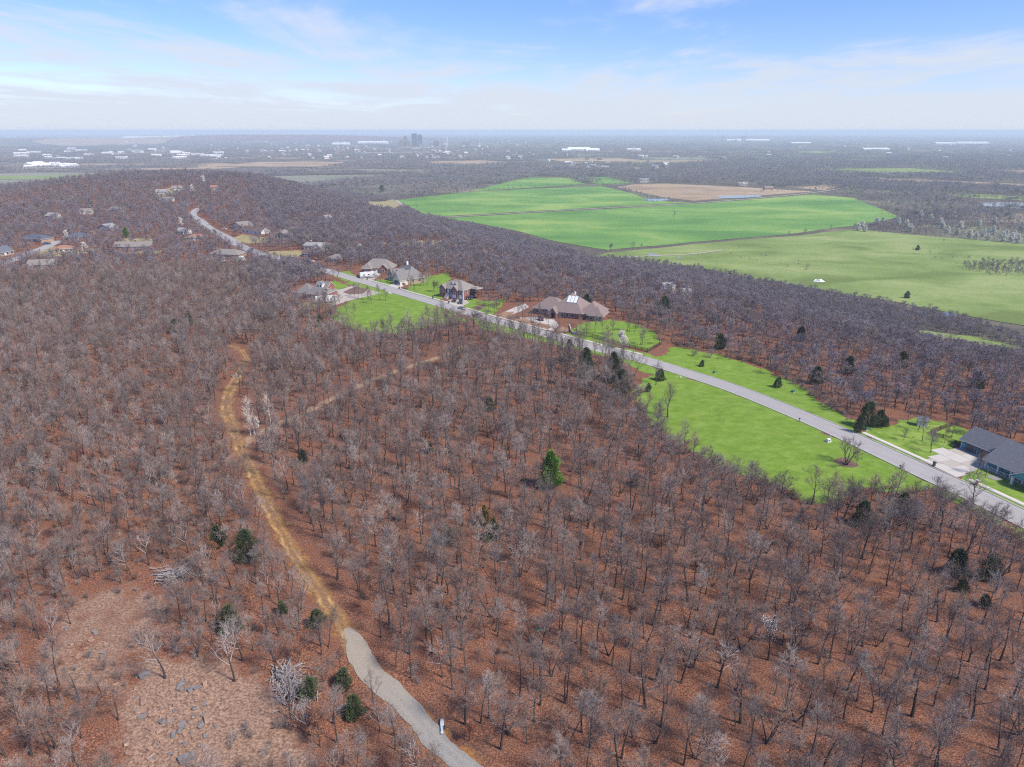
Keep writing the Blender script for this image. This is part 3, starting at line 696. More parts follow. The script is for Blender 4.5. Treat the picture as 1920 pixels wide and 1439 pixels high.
def tree(seed, h=10., trunk_r=.17, bare=.42, limbs=7, spread=1.0, limb_ang=(28, 62), lean=.03, sub=5, twigs=6, fine=4, tw=.016, fork=1, leaf=0, leaf_size=.16, limb_len=.40, wig=.10, sides=6, tscale=1.0):
    """bare deciduous tree; returns dict of MB/Slv: trunk, limbs, twigs, leaves"""
    r = np.random.default_rng(seed)
    T = MB(); B = MB(); S = Slv(); LV = Slv()
    paths = []
    for f in range(fork):
        d0 = unit(np.array((r.normal() * lean, r.normal() * lean, 1)))
        if fork > 1: d0 = turn(np.array((0, 0, 1.0)), R(14 + 14 * r.random()), 2 * math.pi * (f + .3 * r.random()) / fork)
        tl = h * (.80 if fork == 1 else .62)
        P = shoot(r, (0.12 * r.normal() * (fork > 1), .12 * r.normal() * (fork > 1), -.15), d0, tl, 7, .055, .03)
        rr = trunk_r * (1 if fork == 1 else .72) * (1 - .82 * np.linspace(0, 1, 8) ** 1.1); rr[0] *= 1.35
        T.tube(P, rr, sides); paths.append((P, rr))
    ends = []
    for P, rr in paths:
        nl = max(3, int(limbs / fork + .5))
        for i in range(nl):
            t = bare + (1 - bare) * (i + .6 * r.random()) / nl
            p, d = at_path(P, min(t, .99)); rad = np.interp(t, np.linspace(0, 1, 8), rr)
            ang = R(r.uniform(*limb_ang)) * (1 - .35 * (t - bare))
            d = turn(d, ang, 2.4 * i + r.random() * 1.2)
            ln = h * limb_len * spread * (1.1 - .55 * (t - bare) / (1 - bare)) * r.uniform(.75, 1.15)
            q = shoot(r, p, d, ln, 5, wig, .10)
            r1 = np.linspace(min(rad * .62, .085), .014, 6)
            B.tube(q, r1, 4, 0, False); ends.append((q, ln))
        q = shoot(r, P[-1], unit(P[-1] - P[-2]), h * .18, 3, .12, .05); B.tube(q, np.linspace(rr[-1], .01, 4), 4, 0, False); ends.append((q, h * .18))
    for q, ln in ends:
        for j in range(sub):
            t = .22 + .76 * (j + r.random() * .8) / sub
            p, d = at_path(q, min(t, .98))
            d = turn(d, R(r.uniform(25, 60)), r.random() * 6.28)
            l2 = max(.7, ln * r.uniform(.30, .52) * (1.15 - .5 * t))
            b = shoot(r, p, d, l2, 3, .13, .10)
            B.tube(b, [.028 * tscale, .022 * tscale, .016 * tscale, .008], 3, 0, False)
            for k in range(twigs):
                t2 = .15 + .85 * (k + r.random()) / twigs
                p2, d2 = at_path(b, min(t2, .99))
                d3 = turn(d2, R(r.uniform(20, 55)), r.random() * 6.28); d3 = unit(d3 + np.array((0, 0, .18)))
                l3 = r.uniform(.55, 1.25) * (h / 10.) ** .6
                tip = p2 + d3 * l3
                side = unit(np.cross(d3, r.normal(size=3)))
                S.tri(p2, tip, tw * 1.15, side); S.tri(p2, tip, tw * 1.0, np.cross(d3, side))
                for m_ in range(fine):
                    t3 = r.uniform(.2, .95); p3 = p2 + (tip - p2) * t3
                    d4 = unit(turn(d3, R(r.uniform(25, 60)), r.random() * 6.28) + np.array((0, 0, .12)))
                    S.tri(p3, p3 + d4 * l3 * r.uniform(.35, .7), tw * .8, unit(np.cross(d4, r.normal(size=3))))
                for m_ in range(leaf):
                    if r.random() < .8: LV.leaf(p2 + (tip - p2) * r.random() + r.normal(size=3) * .12, leaf_size * r.uniform(.6, 1.2), r)
    return T, B, S, LV
def pack(name, parts):
    """several MB / Slv with materials into one mesh"""
    V = []; F = []; M = []; mats = []
    for g, m in parts:
        if not g.f: continue
        k = len(V); V += g.v; F += [tuple(i + k for i in f) for f in g.f]
        M += [len(mats)] * len(g.f); mats.append(m)
    return mesh_from(name, V, F, mats, M)
def tree_kind(name, seed, tm=None, lm=None, wm=None, fm=None, **k):
    T, B, S, LV = tree(seed, **k)
    tm = tm or m_bark; lm = lm or m_limb; wm = wm or m_twig
    return dict(trunk=pack(name + '_trunk', [(T, tm)]), crown=pack(name + '_crown', [(B, lm), (S, wm)]),
                leaves=pack(name + '_leaves', [(LV, fm)]) if fm else None,
                all=pack(name, [(T, tm), (B, lm), (S, wm)] + ([(LV, fm)] if fm else [])))
def cedar_kind(name, seed, h=6., rad=2.0, n=1500, m=None, bare=.06, pw=.75, size=.42, tm=None):
    r = np.random.default_rng(seed); T = MB(); S = Slv()
    T.tube([(0, 0, -.15), (.03, 0, h * .5), (0, .03, h * .93)], [.13 * h / 6, .08 * h / 6, .02], 6)
    lob = r.random(6) * 6.28; amp = r.uniform(.08, .24, 6)
    for i in range(n):
        t = r.random() ** 1.25; z = h * (bare + (1 - bare) * t); az = r.random() * 6.28
        prof = rad * ((1 - t) ** pw) * min(1.0, (t + .06) / .16)
        prof *= 1 + sum(amp[j] * math.sin((j + 1) * az + lob[j] + z * 1.3) for j in range(6))
        q = prof * (.35 + .65 * r.random() ** .5)
        p = np.array((q * math.cos(az), q * math.sin(az), z + r.normal() * .15))
        d = unit(np.array((math.cos(az), math.sin(az), .75 + r.normal() * .4))); sd_ = unit(np.cross(d, r.normal(size=3)))
        ln = size * r.uniform(.6, 1.4)
        S.tri(p, p + d * ln, ln * .24, sd_); S.tri(p - d * .05, p + unit(d + r.normal(size=3) * .5) * ln * .8, ln * .2, unit(np.cross(d, sd_)))
    return dict(trunk=pack(name + '_trunk', [(T, tm or m_bark)]), crown=pack(name + '_crown', [(S, m or m_cedar)]), leaves=None, all=pack(name, [(T, tm or m_bark), (S, m or m_cedar)]))
def bush(seed, h=2.2, stems=9, wm=None, leaf=0, fm=None, tw=.014):
    r = np.random.default_rng(seed); B = MB(); S = Slv(); LV = Slv()
    for i in range(stems):
        d = turn(np.array((0, 0, 1.0)), R(r.uniform(8, 50)), r.random() * 6.28)
        P = shoot(r, (r.normal() * .15, r.normal() * .15, -.05), d, h * r.uniform(.6, 1.05), 4, .14, .08)
        B.tube(P, [.03, .024, .018, .012, .006], 3, 0, False)
        for k in range(11):
            p, d2 = at_path(P, .2 + .79 * r.random()); d3 = turn(d2, R(r.uniform(25, 60)), r.random() * 6.28); l3 = h * r.uniform(.18, .38); tip = p + d3 * l3
            S.tri(p, tip, tw, unit(np.cross(d3, r.normal(size=3))))
            for m_ in range(5):
                p3 = p + (tip - p) * r.uniform(.2, 1); d4 = turn(d3, R(r.uniform(20, 60)), r.random() * 6.28)
                S.tri(p3, p3 + d4 * l3 * r.uniform(.3, .7), tw * .8, unit(np.cross(d4, r.normal(size=3))))
            for m_ in range(leaf): LV.leaf(p + (tip - p) * r.random() + r.normal(size=3) * .1, .15 * r.uniform(.6, 1.3), r)
    return pack('bush', [(B, m_limb), (S, wm or m_twig)] + ([(LV, fm)] if leaf else []))

# near kinds: trunk + crown in separate meshes for the trees that are things of their own
OAK = [
    ('tall_slender', tree_kind('oak', 11, h=11.5, trunk_r=.16, bare=.48, limbs=8, spread=.72, limb_ang=(22, 50))),
    ('tall_slender', tree_kind('oak', 12, h=10.5, trunk_r=.14, bare=.50, limbs=7, spread=.70, limb_ang=(20, 52))),
    ('broad', tree_kind('oak', 13, h=11.0, trunk_r=.22, bare=.36, limbs=9, spread=1.0, limb_ang=(32, 66))),
    ('broad', tree_kind('oak', 14, h=10.0, trunk_r=.20, bare=.34, limbs=8, spread=1.1, limb_ang=(35, 70))),
    ('forked', tree_kind('oak', 15, h=10.5, trunk_r=.20, bare=.40, limbs=9, spread=.85, fork=2)),
    ('forked', tree_kind('oak', 16, h=9.5, trunk_r=.18, bare=.36, limbs=9, spread=.8, fork=3)),
    ('leaning', tree_kind('oak', 17, h=9.8, trunk_r=.15, bare=.45, limbs=7, spread=.8, lean=.22)),
    ('small', tree_kind('oak', 18, h=7.2, trunk_r=.10, bare=.36, limbs=7, spread=.8, twigs=6)),
    ('small', tree_kind('oak', 19, h=6.2, trunk_r=.09, bare=.30, limbs=7, spread=.85, twigs=6)),
    ('crooked', tree_kind('oak', 20, h=9.0, trunk_r=.17, bare=.38, limbs=7, spread=1.05, wig=.2, limb_ang=(40, 78), lean=.1)),
]
PALE = tree_kind('pale_oak', 31, lm=m_dead, h=9.0, trunk_r=.16, bare=.36, limbs=8, spread=1.05, wig=.18, sub=5, twigs=4, fine=2)
# dense kinds for slopes far off: wide domed crowns, thicker twigs
def far_kind(name, seed, wm, **k):
    T, B, S, LV = tree(seed, **k); return pack(name, [(T, m_bark), (B, m_limb), (S, wm)] + ([(LV, m_rust)] if LV.f else []))
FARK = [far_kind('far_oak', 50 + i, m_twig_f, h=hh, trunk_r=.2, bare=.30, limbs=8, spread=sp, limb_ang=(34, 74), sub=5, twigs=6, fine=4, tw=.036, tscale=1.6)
        for i, (hh, sp) in enumerate([(10, 1.15), (9, 1.25), (11, 1.05), (8.5, 1.3), (7.5, 1.2), (9.5, 1.1)])]
FARRUST = [far_kind('far_rust_oak', 61, m_twig_f, h=7.5, trunk_r=.15, bare=.25, limbs=7, spread=.95, sub=4, twigs=5, fine=1, leaf=3, leaf_size=.28, tw=.03)]
BUSHES = [bush(71), bush(72, 1.8, 7), bush(73, 2.8, 10), bush(74, 1.6, 8)]
RUSTB = [bush(75, 2.4, 8, leaf=9, fm=m_rust), bush(76, 3.2, 9, leaf=9, fm=m_rust)]
RUSTOAK = tree_kind('rust_oak', 77, h=6.0, trunk_r=.10, bare=.28, limbs=7, spread=.85, twigs=5, fine=1, leaf=7, leaf_size=.2, fm=m_rust)
CED = [cedar_kind('cedar', 81, 7.0, 2.0, 2000, pw=.62), cedar_kind('cedar', 82, 6.0, 2.2, 2200, pw=.48), cedar_kind('cedar', 83, 8.5, 3.2, 3200, pw=.5), cedar_kind('cedar', 84, 3.6, 1.45, 1000, pw=.5, size=.34)]
CEDG = cedar_kind('bright_cedar', 85, 9.5, 2.7, 3600, m_cedarg, pw=.5, size=.44)
CEDO = cedar_kind('bronze_cedar', 86, 6.5, 1.8, 1800, m_cedaro)
CEDL = cedar_kind('olive_cedar', 87, 6.0, 2.0, 1900, m_olive)
WBLO = tree_kind('white_blossom_tree', 91, h=6.0, trunk_r=.11, bare=.22, limbs=9, spread=1.05, sub=5, twigs=6, fine=1, leaf=14, leaf_size=.20, fm=m_white, lm=m_wbark, wm=m_wbark)
PEAR = cedar_kind('blossom_pear', 190, 8.5, 2.7, 1000, m_cream, bare=.12, pw=.55, size=1.0)
WBLO2 = tree_kind('white_blossom_oak', 191, h=9.0, trunk_r=.16, bare=.42, limbs=8, spread=.95, sub=5, twigs=6, fine=2, leaf=4, leaf_size=.17, fm=m_white)
CBLO = tree_kind('pale_blossom_tree', 92, h=7.0, trunk_r=.13, bare=.18, limbs=9, spread=.75, limb_ang=(18, 45), sub=5, twigs=6, fine=1, leaf=9, leaf_size=.26, fm=m_cream)
SYC = tree_kind('sycamore', 93, h=13.0, trunk_r=.17, bare=.25, limbs=10, spread=.62, limb_ang=(22, 45), sub=5, twigs=5, fine=3, tm=m_wbark, lm=m_wbark, wm=m_wbark, tw=.016, tscale=1.4)
SYC2 = tree_kind('sycamore', 94, h=10.5, trunk_r=.14, bare=.25, limbs=9, spread=.6, limb_ang=(22, 45), sub=5, twigs=5, fine=3, tm=m_wbark, lm=m_wbark, wm=m_wbark, tw=.016, tscale=1.4)
DEADT = tree_kind('dead_tree', 95, h=9.0, trunk_r=.18, bare=.45, limbs=7, spread=1.0, limb_ang=(35, 70), sub=4, twigs=3, fine=1, wig=.22, tm=m_bark, lm=m_dead, wm=m_dead, tscale=1.5)
YARD = [tree_kind('yard_oak', 96, h=7.5, trunk_r=.13, bare=.36, limbs=8, spread=.9), tree_kind('yard_oak', 97, h=8.5, trunk_r=.12, bare=.46, limbs=7, spread=.75),
        tree_kind('yard_oak', 98, h=6.5, trunk_r=.11, bare=.40, limbs=7, spread=.95, limb_ang=(40, 75), wig=.2)]
GREENING = tree_kind('budding_tree', 99, h=7.0, trunk_r=.10, bare=.35, limbs=8, spread=.8, twigs=5, fine=2, leaf=4, leaf_size=.18, fm=m_bud)
VASE = tree_kind('vase_tree', 100, h=8.2, trunk_r=.17, bare=.36, limbs=9, spread=1.0, limb_ang=(18, 40), sub=5, twigs=5, fine=3, wig=.06, tw=.013)
CLUMP = tree_kind('multi_stem_oak', 101, h=8.0, trunk_r=.22, bare=.40, limbs=14, spread=.9, fork=5, limb_ang=(30, 65), sub=5, twigs=5, fine=3, wig=.15)

def plant(name, kind, x, y, rz=0., s=1., label=None, cat='tree', group=None, trunk='trunk', crown='crown', sz=None):
    o = empty(name, (x, y, hz(x, y)), rz, label, cat, group); o.scale = (s, s, s * (sz or 1))
    obj(trunk, kind['trunk'], o); obj(crown, kind['crown'], o)
    if kind['leaves']: obj('blossom' if 'blossom' in name else 'leaves', kind['leaves'], o)
    return o
def scatter(name, label, cat, P, S, Rz, idx, meshes, tilt=None, sz=None):
    """uncountable trees as one object: points with a mesh each"""
    P = np.asarray(P, float)
    me = bpy.data.meshes.new(name); me.vertices.add(len(P)); me.vertices.foreach_set('co', P.astype(np.float32).ravel())
    rot = np.zeros((len(P), 3)); rot[:, 2] = Rz
    if tilt is not None: rot[:, :2] = tilt
    a = me.attributes.new('rot', 'FLOAT_VECTOR', 'POINT'); a.data.foreach_set('vector', rot.astype(np.float32).ravel())
    s3 = np.repeat(np.asarray(S)[:, None], 3, 1)
    if sz is not None: s3[:, 2] *= sz
    a = me.attributes.new('scl', 'FLOAT_VECTOR', 'POINT'); a.data.foreach_set('vector', s3.astype(np.float32).ravel())
    a = me.attributes.new('idx', 'INT', 'POINT'); a.data.foreach_set('value', np.asarray(idx, np.int32))
    o = obj(name, me); tag(o, label, cat, kind='stuff')
    g = bpy.data.node_groups.new(name, 'GeometryNodeTree')
    g.interface.new_socket('Geometry', in_out='INPUT', socket_type='NodeSocketGeometry'); g.interface.new_socket('Geometry', in_out='OUTPUT', socket_type='NodeSocketGeometry')
    gi = g.nodes.new('NodeGroupInput'); go = g.nodes.new('NodeGroupOutput'); ip = g.nodes.new('GeometryNodeInstanceOnPoints'); jn = g.nodes.new('GeometryNodeJoinGeometry')
    for m in meshes[::-1]:
        src = bpy.data.objects.new(m.name + '_source', m)
        oi = g.nodes.new('GeometryNodeObjectInfo'); oi.inputs['As Instance'].default_value = True; oi.inputs['Object'].default_value = src
        g.links.new(oi.outputs['Geometry'], jn.inputs[0])
    ip.inputs['Pick Instance'].default_value = True
    def na(nm, ty):
        n = g.nodes.new('GeometryNodeInputNamedAttribute'); n.data_type = ty; n.inputs['Name'].default_value = nm; return n.outputs['Attribute']
    g.links.new(gi.outputs[0], ip.inputs['Points']); g.links.new(jn.outputs[0], ip.inputs['Instance'])
    g.links.new(na('idx', 'INT'), ip.inputs['Instance Index'])
    er = g.nodes.new('FunctionNodeEulerToRotation'); g.links.new(na('rot', 'FLOAT_VECTOR'), er.inputs[0]); g.links.new(er.outputs[0], ip.inputs['Rotation'])
    g.links.new(na('scl', 'FLOAT_VECTOR'), ip.inputs['Scale'])
    g.links.new(ip.outputs[0], go.inputs[0])
    md = o.modifiers.new('trees', 'NODES'); md.node_group = g
    return o

# ================================================================== WOODS
def poisson(poly, d, seed, wob=.45):
    """jittered hexagonal points inside a polygon"""
    r = np.random.default_rng(seed); poly = [np.asarray(p, float) for p in poly]; A = np.array(poly)
    lo, hi = A.min(0), A.max(0)
    xs = np.arange(lo[0], hi[0], d); ys = np.arange(lo[1], hi[1], d * .866)
    gx, gy = np.meshgrid(xs, ys); gx = gx + (np.arange(len(ys)) % 2)[:, None] * d / 2
    P = np.stack([gx.ravel(), gy.ravel()], 1) + r.uniform(-wob, wob, (gx.size, 2)) * d
    return P[inside(P, poly)]
def free(P, extra=()):
    ok = np.ones(len(P), bool)
    for e in list(EXCL) + list(extra):
        A = np.array(e); lo, hi = A.min(0), A.max(0)
        m = ok & (P[:, 0] > lo[0]) & (P[:, 0] < hi[0]) & (P[:, 1] > lo[1]) & (P[:, 1] < hi[1])
        if m.any():
            i = np.where(m)[0]; ok[i[inside(P[i], e)]] = False
    return P[ok]
def in_view(P, pad=60, h=9.):
    q = project(np.column_stack([P, hfun(P)])); top = project(np.column_stack([P, hfun(P) + h]))
    return (q[:, 0] > -pad) & (q[:, 0] < 1920 + pad) & (top[:, 1] < 1439 + pad) & (q[:, 2] > 20)
def vnoise(P, s, seed):
    r = np.random.default_rng(seed); o = np.zeros(len(P))
    for i in range(7):
        k = r.normal(size=2) / s; o += np.sin(P @ k + r.random() * 6.28)
    return o / 7 ** .5
trail_px = [(1100,1600),(872,1420),(735,1278),(640,1168),(540,1020),(480,900),(436,800),(430,730),(462,670),(430,640)]
main_poly = GP([(1150,1720),(985,1500),(872,1420),(735,1278),(640,1168),(540,1020),(480,900),(436,800),(430,730),(462,670),(430,640),(520,600),(620,585),(640,610),(745,632),(850,605),(900,612),(1060,655),
                (1190,690),(1190,745),(1230,810),(1340,875),(1500,945),(1700,930),(1860,985),(2010,1060),(2100,1200),(2100,1720)])
left_poly = GP([(985,1500),(872,1420),(735,1278),(640,1168),(540,1020),(480,900),(436,800),(430,730),(462,670),(430,640),(520,600),(540,560),(520,520),(470,500),(300,505),(100,515),(-80,530),(-120,900),(-150,1600),(700,1720)])
# room around the cedars, blossoming, dead and other trees that are placed one by one further down
for p_ in [(30,660),(50,850),(60,775),(70,1010),(110,835),(140,790),(150,960),(200,870),(225,760),(240,690),(265,1010),(280,1060),(290,700),(310,1272),(330,625),(330,690),(330,940),(355,610),(390,760),(405,1050),(410,1025),(435,1185),(440,1278),(455,1240),(465,1050),(470,818),(470,1130),(478,815),(484,810),(508,800),(530,1150),(560,1245),(568,870),(580,1310),(595,1175),(600,612),(600,1400),(645,1290),(650,830),(665,1345),(700,1130),(760,980),(790,1020),(805,850),(830,1270),(838,1018),(852,895),(880,1390),(908,985),(918,770),(925,1012),(960,1230),(985,960),(996,606),(1008,601),(1014,607),(1029,612),(1032,915),(1048,616),(1067,678),(1071,626),(1090,628),(1098,690),(1101,632),(1103,708),(1116,622),(1131,628),(1140,639),(1148,629),(1149,716),(1165,738),(1166,654),(1176,621),(1180,622),(1180,1170),(1190,624),(1190,910),(1201,648),(1204,647),(1215,735),(1230,722),(1236,648),(1238,714),(1252,781),(1316,688),(1345,1290),(1350,655),(1440,1238),(1458,727),(1465,940),(1500,640),(1500,1210),(1530,720),(1586,872),(1590,700),(1605,875),(1609,812),(1615,985),(1625,802),(1640,1130),(1648,800),(1660,800),(1690,690),(1690,965),(1694,826),(1702,794),(1720,1040),(1722,807),(1729,828),(1745,837),(1746,849),(1760,1000),(1770,832),(1784,821),(1790,1080),(1803,1110),(1830,730),(1831,890),(1845,1138),(1855,1085),(1862,1075),(1868,873)]:
    g_ = G2(*p_); keep_clear([g_ + np.array((2.0 * math.cos(a), -1.2 + 3.4 * math.sin(a))) for a in np.linspace(0, 6.283, 9)[:-1]])
for p_ in ((326,1081),(545,1290)):
    g_ = G2(*p_); keep_clear([g_ + np.array((4.2 * math.cos(a), -1.0 + 5.0 * math.sin(a))) for a in np.linspace(0, 6.283, 11)[:-1]])
# ---- near woods: the largest 300 in view are trees of their own, the rest one mass
Pm = poisson(main_poly, 4.3, 1); Pm = free(Pm); Pm = Pm[vnoise(Pm, 9, 3) > -1.25]
Pl = poisson(left_poly, 3.8, 2); Pl = free(Pl, [CLEAR1]); Pl = Pl[~(inside(Pl, CLEAR2) & (np.random.default_rng(3).random(len(Pl)) < .8))]
def frame_only(P):
    return P[in_view(P)]
Pm = frame_only(Pm); Pl = frame_only(Pl)
nr = np.random.default_rng(5)
Pc = poisson(CLEAR1, 9.5, 4); Pc = free(Pc); Pc = frame_only(Pc); Pc = Pc[nr.random(len(Pc)) < .22]
allP = np.vstack([Pm, Pl, Pc]); zone = np.array([0] * len(Pm) + [1] * len(Pl) + [2] * len(Pc))
kind = np.zeros(len(allP), int)
kind[zone == 0] = nr.choice(10, (zone == 0).sum(), p=[.19, .18, .09, .07, .10, .06, .10, .09, .06, .06])
kind[zone == 1] = nr.choice(10, (zone == 1).sum(), p=[.07, .07, .13, .14, .08, .08, .08, .13, .12, .10])
kind[zone == 2] = nr.choice([7, 8, 9, 6], (zone == 2).sum())
scl = np.where(zone == 0, nr.uniform(.70, 1.08, len(allP)), nr.uniform(.50, .86, len(allP)))
scl *= np.where((zone == 0) & (nr.random(len(allP)) < .15), .6, 1)
q = project(np.column_stack([allP, hfun(allP) + 3]))
size = scl / q[:, 2] * np.where((q[:, 0] > 0) & (q[:, 0] < 1920) & (q[:, 1] < 1439), 1, .3)
order = np.argsort(-size); pick = order[:300]; rest = order[300:]
KW = {'tall_slender': 'tall slender bare oak', 'broad': 'broad-crowned bare oak', 'forked': 'fork-trunked bare oak', 'leaning': 'leaning bare oak', 'small': 'thin young bare oak', 'crooked': 'crooked spreading bare oak'}
LAND = [((1032,915), 'the bright green cedar'), ((908,985), 'the bronze-tinted cedar'), ((838,1018), 'the dark cedar left of the olive cedar'), ((1440,1238), 'the white blossoming oak-wood tree'), ((1345,1290), 'the dead oak with broken pale limbs'), ((1615,985), 'the dark cedar below the meadow'),
        ((1790,1080), 'the corner woods cedars'), ((1010,1182), 'the green plastic tarp'), ((830,1270), 'the fallen-looking pale dead tree'), ((829,1375), 'the pale sheet on the gravel path'), ((545,1290), 'the long branch heap'), ((327,1080), 'the branch heap with one pale log'), ((320,1330), 'the rubble rocks'),
        ((645,1290), 'the gravel path cedars'), ((465,1050), 'the large cedar by the dirt trail'), ((1465,940), 'the crooked oak at the meadow edge'), ((1760,1000), 'the spreading roadside oak'), ((435,1185), 'the cedar at the clearing edge'), ((960,1230), 'the rusty-leaved oak near the green tarp'), ((1180,1170), 'the rusty-leaved oak of the middle woods'), ((1640,1130), 'the rusty-leaved oak near the corner cedars'), ((1500,1210), 'the rusty-leaved oak near the blossoming tree'), ((880,1390), 'the rusty-leaved oak across from the pale sheet'), ((790,1020), 'the bleached dead oak')]
LXY = np.array([G2(*p) for p, _ in LAND])
for i in pick:
    x, y = allP[i]; kn, kd = OAK[kind[i]]
    d_ = np.linalg.norm(LXY - allP[i], axis=1); j = int(np.argmin(d_))
    kd2 = PALE if (zone[i] == 1 and nr.random() < .30) or zone[i] == 2 else kd
    wh = ('right beside ' if d_[j] < 8 else 'near ' if d_[j] < 18 else 'some way from ') + LAND[j][1]
    lab = ('pale-limbed bare oak ' if kd2 is PALE else KW[kn] + ' ') + wh
    plant('bare_oak', kd2, x, y, nr.random() * 6.28, scl[i] * (.85 if kd2 is PALE and zone[i] == 2 else 1), lab, 'tree', lab.replace('oak', 'oaks', 1))
def mass(name, label, P, S, ix, meshes, cat='woods', tilt=.04, seed=1, sz=None):
    r = np.random.default_rng(seed)
    Z = hfun(P)
    return scatter(name, label, cat, np.column_stack([P, Z]), S, r.random(len(P)) * 6.28, ix, meshes, r.normal(size=(len(P), 2)) * tilt, sz)
for zz_, nm, lb in ((0, 'bare_woods', 'bare brown oak woods between the dirt trail and the road'), (1, 'bare_scrub_woods', 'dense grey bare scrub oak woods on the brush-pile side of the trail')):
    rr_ = np.array([i for i in rest if zone[i] == zz_])
    mass(nm, lb, allP[rr_], scl[rr_], np.where(nr.random(len(rr_)) < (.04 if zz_ == 0 else .15), 10, kind[rr_]), [k['all'] for _, k in OAK] + [PALE['all']], seed=zz_)
# ---- understorey: bare bushes and shrubs that still hold rusty leaves
Pb = free(poisson(left_poly, 3.4, 6), [CLEAR1]); Pb = frame_only(Pb); Pb = Pb[vnoise(Pb, 7, 8) > -.35]
Pb2 = free(poisson(main_poly, 5.0, 7)); Pb2 = frame_only(Pb2); Pb2 = Pb2[vnoise(Pb2, 8, 9) > .25]
Pb3 = free(poisson(CLEAR1, 3.0, 10)); Pb3 = Pb3[vnoise(Pb3, 6, 10) > 1.5]
edge_c = smooth_path(GP([(2000,1056),(1862,983),(1800,946),(1742,920),(1690,930),(1625,919),(1565,950),(1505,942),(1450,910),(1398,894),(1340,875),(1290,845),(1232,810),(1203,776),(1190,746),(1192,726)]), .9)
Pe = np.vstack([edge_c + nr.normal(size=edge_c.shape) * 1.3, edge_c + np.array((-.8, -1.6)) + nr.normal(size=edge_c.shape) * 1.8])
e2 = smooth_path(GP([(1258,648),(1290,653),(1340,662),(1400,680),(1450,698),(1490,720),(1535,750),(1570,773),(1612,794)]), 1.2); Pe = np.vstack([Pe, e2 + np.array((.6, 1.6)) + nr.normal(size=e2.shape) * 1.6, e2 + np.array((1.6, 4.0)) + nr.normal(size=e2.shape) * 2.2])
B_ = np.vstack([Pb, Pb2, Pb3, Pe])
ib = np.where(nr.random(len(B_)) < .09, nr.integers(4, 6, len(B_)), nr.integers(0, 4, len(B_)))
mass('bare_underbrush', 'low bare brush growing under the oaks', B_, nr.uniform(.5, 1.15, len(B_)), ib, BUSHES + RUSTB, 'brush', seed=11)
# ---- woods on the slope, the ridge top and beyond
slope_poly = [np.array(p) for p in ([(255., 60.), (250., 130.)] + GP([(2010,880),(1920,845),(1830,818),(1770,796),(1700,783),(1600,782),(1540,754),(1450,700),(1340,664),(1260,650),(1240,640),(1185,603),(1135,590),(1060,575),(985,568),(950,572),(915,560),(890,545),(845,514),(800,517),(760,508),(700,498),(650,498),(610,493),(560,470),(520,430),(500,400),(468,366)]) )]
vedge = VP([(470,347),(560,355),(640,362),(735,376),(800,410),(870,425),(960,440),(1040,465),(1100,485),(1180,490),(1300,507),(1500,545),(1650,570),(1800,600),(1930,640),(2050,690)])
slope_poly = slope_poly + vedge
nbh_poly = GP([(-100,535),(100,517),(300,507),(470,502),(560,520),(640,515),(700,495),(760,488),(690,478),(620,470),(560,440)]) + [RIDGE[i] for i in range(12, 19)] + [np.array((-760., 560.))]
Ps = np.vstack([poisson(slope_poly, 4.9, 21), poisson(nbh_poly, 6.6, 22)])
Ps = free(Ps); Ps = Ps[in_view(Ps, 80)]
Pu = np.vstack([poisson(GP([(540,560),(640,575),(560,590),(500,600)]), 5, 23), poisson(GP([(465,503),(545,493),(600,508),(612,530),(555,540),(535,565),(515,600),(480,560)]), 4.6, 24)])
Ps = np.vstack([Ps, free(Pu)])
ix = np.where(nr.random(len(Ps)) < .035, 6, nr.integers(0, 6, len(Ps)))
HOUSE_CLEAR = []

# ================================================================== THE VALLEY AND THE TOWN
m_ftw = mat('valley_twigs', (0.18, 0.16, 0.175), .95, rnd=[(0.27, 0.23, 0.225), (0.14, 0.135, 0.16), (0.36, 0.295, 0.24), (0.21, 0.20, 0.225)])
m_fev = mat('valley_evergreen', (0.03, 0.045, 0.025), .95)
def clump_mesh(seed, n=26, ext=34., ever=.05):
    r = np.random.default_rng(seed); S = Slv(); E_ = Slv(); T = Slv()
    for i in range(n):
        cx, cy = r.uniform(-ext, ext, 2); h = r.uniform(7.5, 12.5); rad = r.uniform(2.6, 4.6)
        ev = r.random() < ever
        T.tri(np.array((cx, cy, 0.)), np.array((cx, cy, h * .7)), .22, unit(np.array((r.normal(), r.normal(), 0))))
        for j in range(75):
            d = unit(r.normal(size=3)); d[2] = abs(d[2]) * 1.15 - .2
            q = np.array((cx, cy, h * .58)) + d * np.array((rad, rad, h * .40)) * r.uniform(.35, 1.0)
            up = unit(d + np.array((0, 0, .8)) + r.normal(size=3) * .5)
            (E_ if ev else S).tri(q, q + up * r.uniform(.9, 1.9), r.uniform(.07, .15) * (2 if ev else 1), unit(np.cross(up, r.normal(size=3))))
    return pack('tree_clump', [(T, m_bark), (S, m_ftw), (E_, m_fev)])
CLUMPS = [clump_mesh(200 + i, ever=(.03, .08, .02, .14)[i]) for i in range(4)]
fr = np.random.default_rng(77)
def vmass(name, label, P, meshes, smin=.85, smax=1.15, seed=1, ix=None):
    r = np.random.default_rng(seed)
    ix = r.integers(0, len(meshes), len(P)) if ix is None else ix
    return scatter(name, label, 'woods', np.column_stack([P, hfun(P)]), r.uniform(smin, smax, len(P)), r.random(len(P)) * 6.28, ix, meshes)
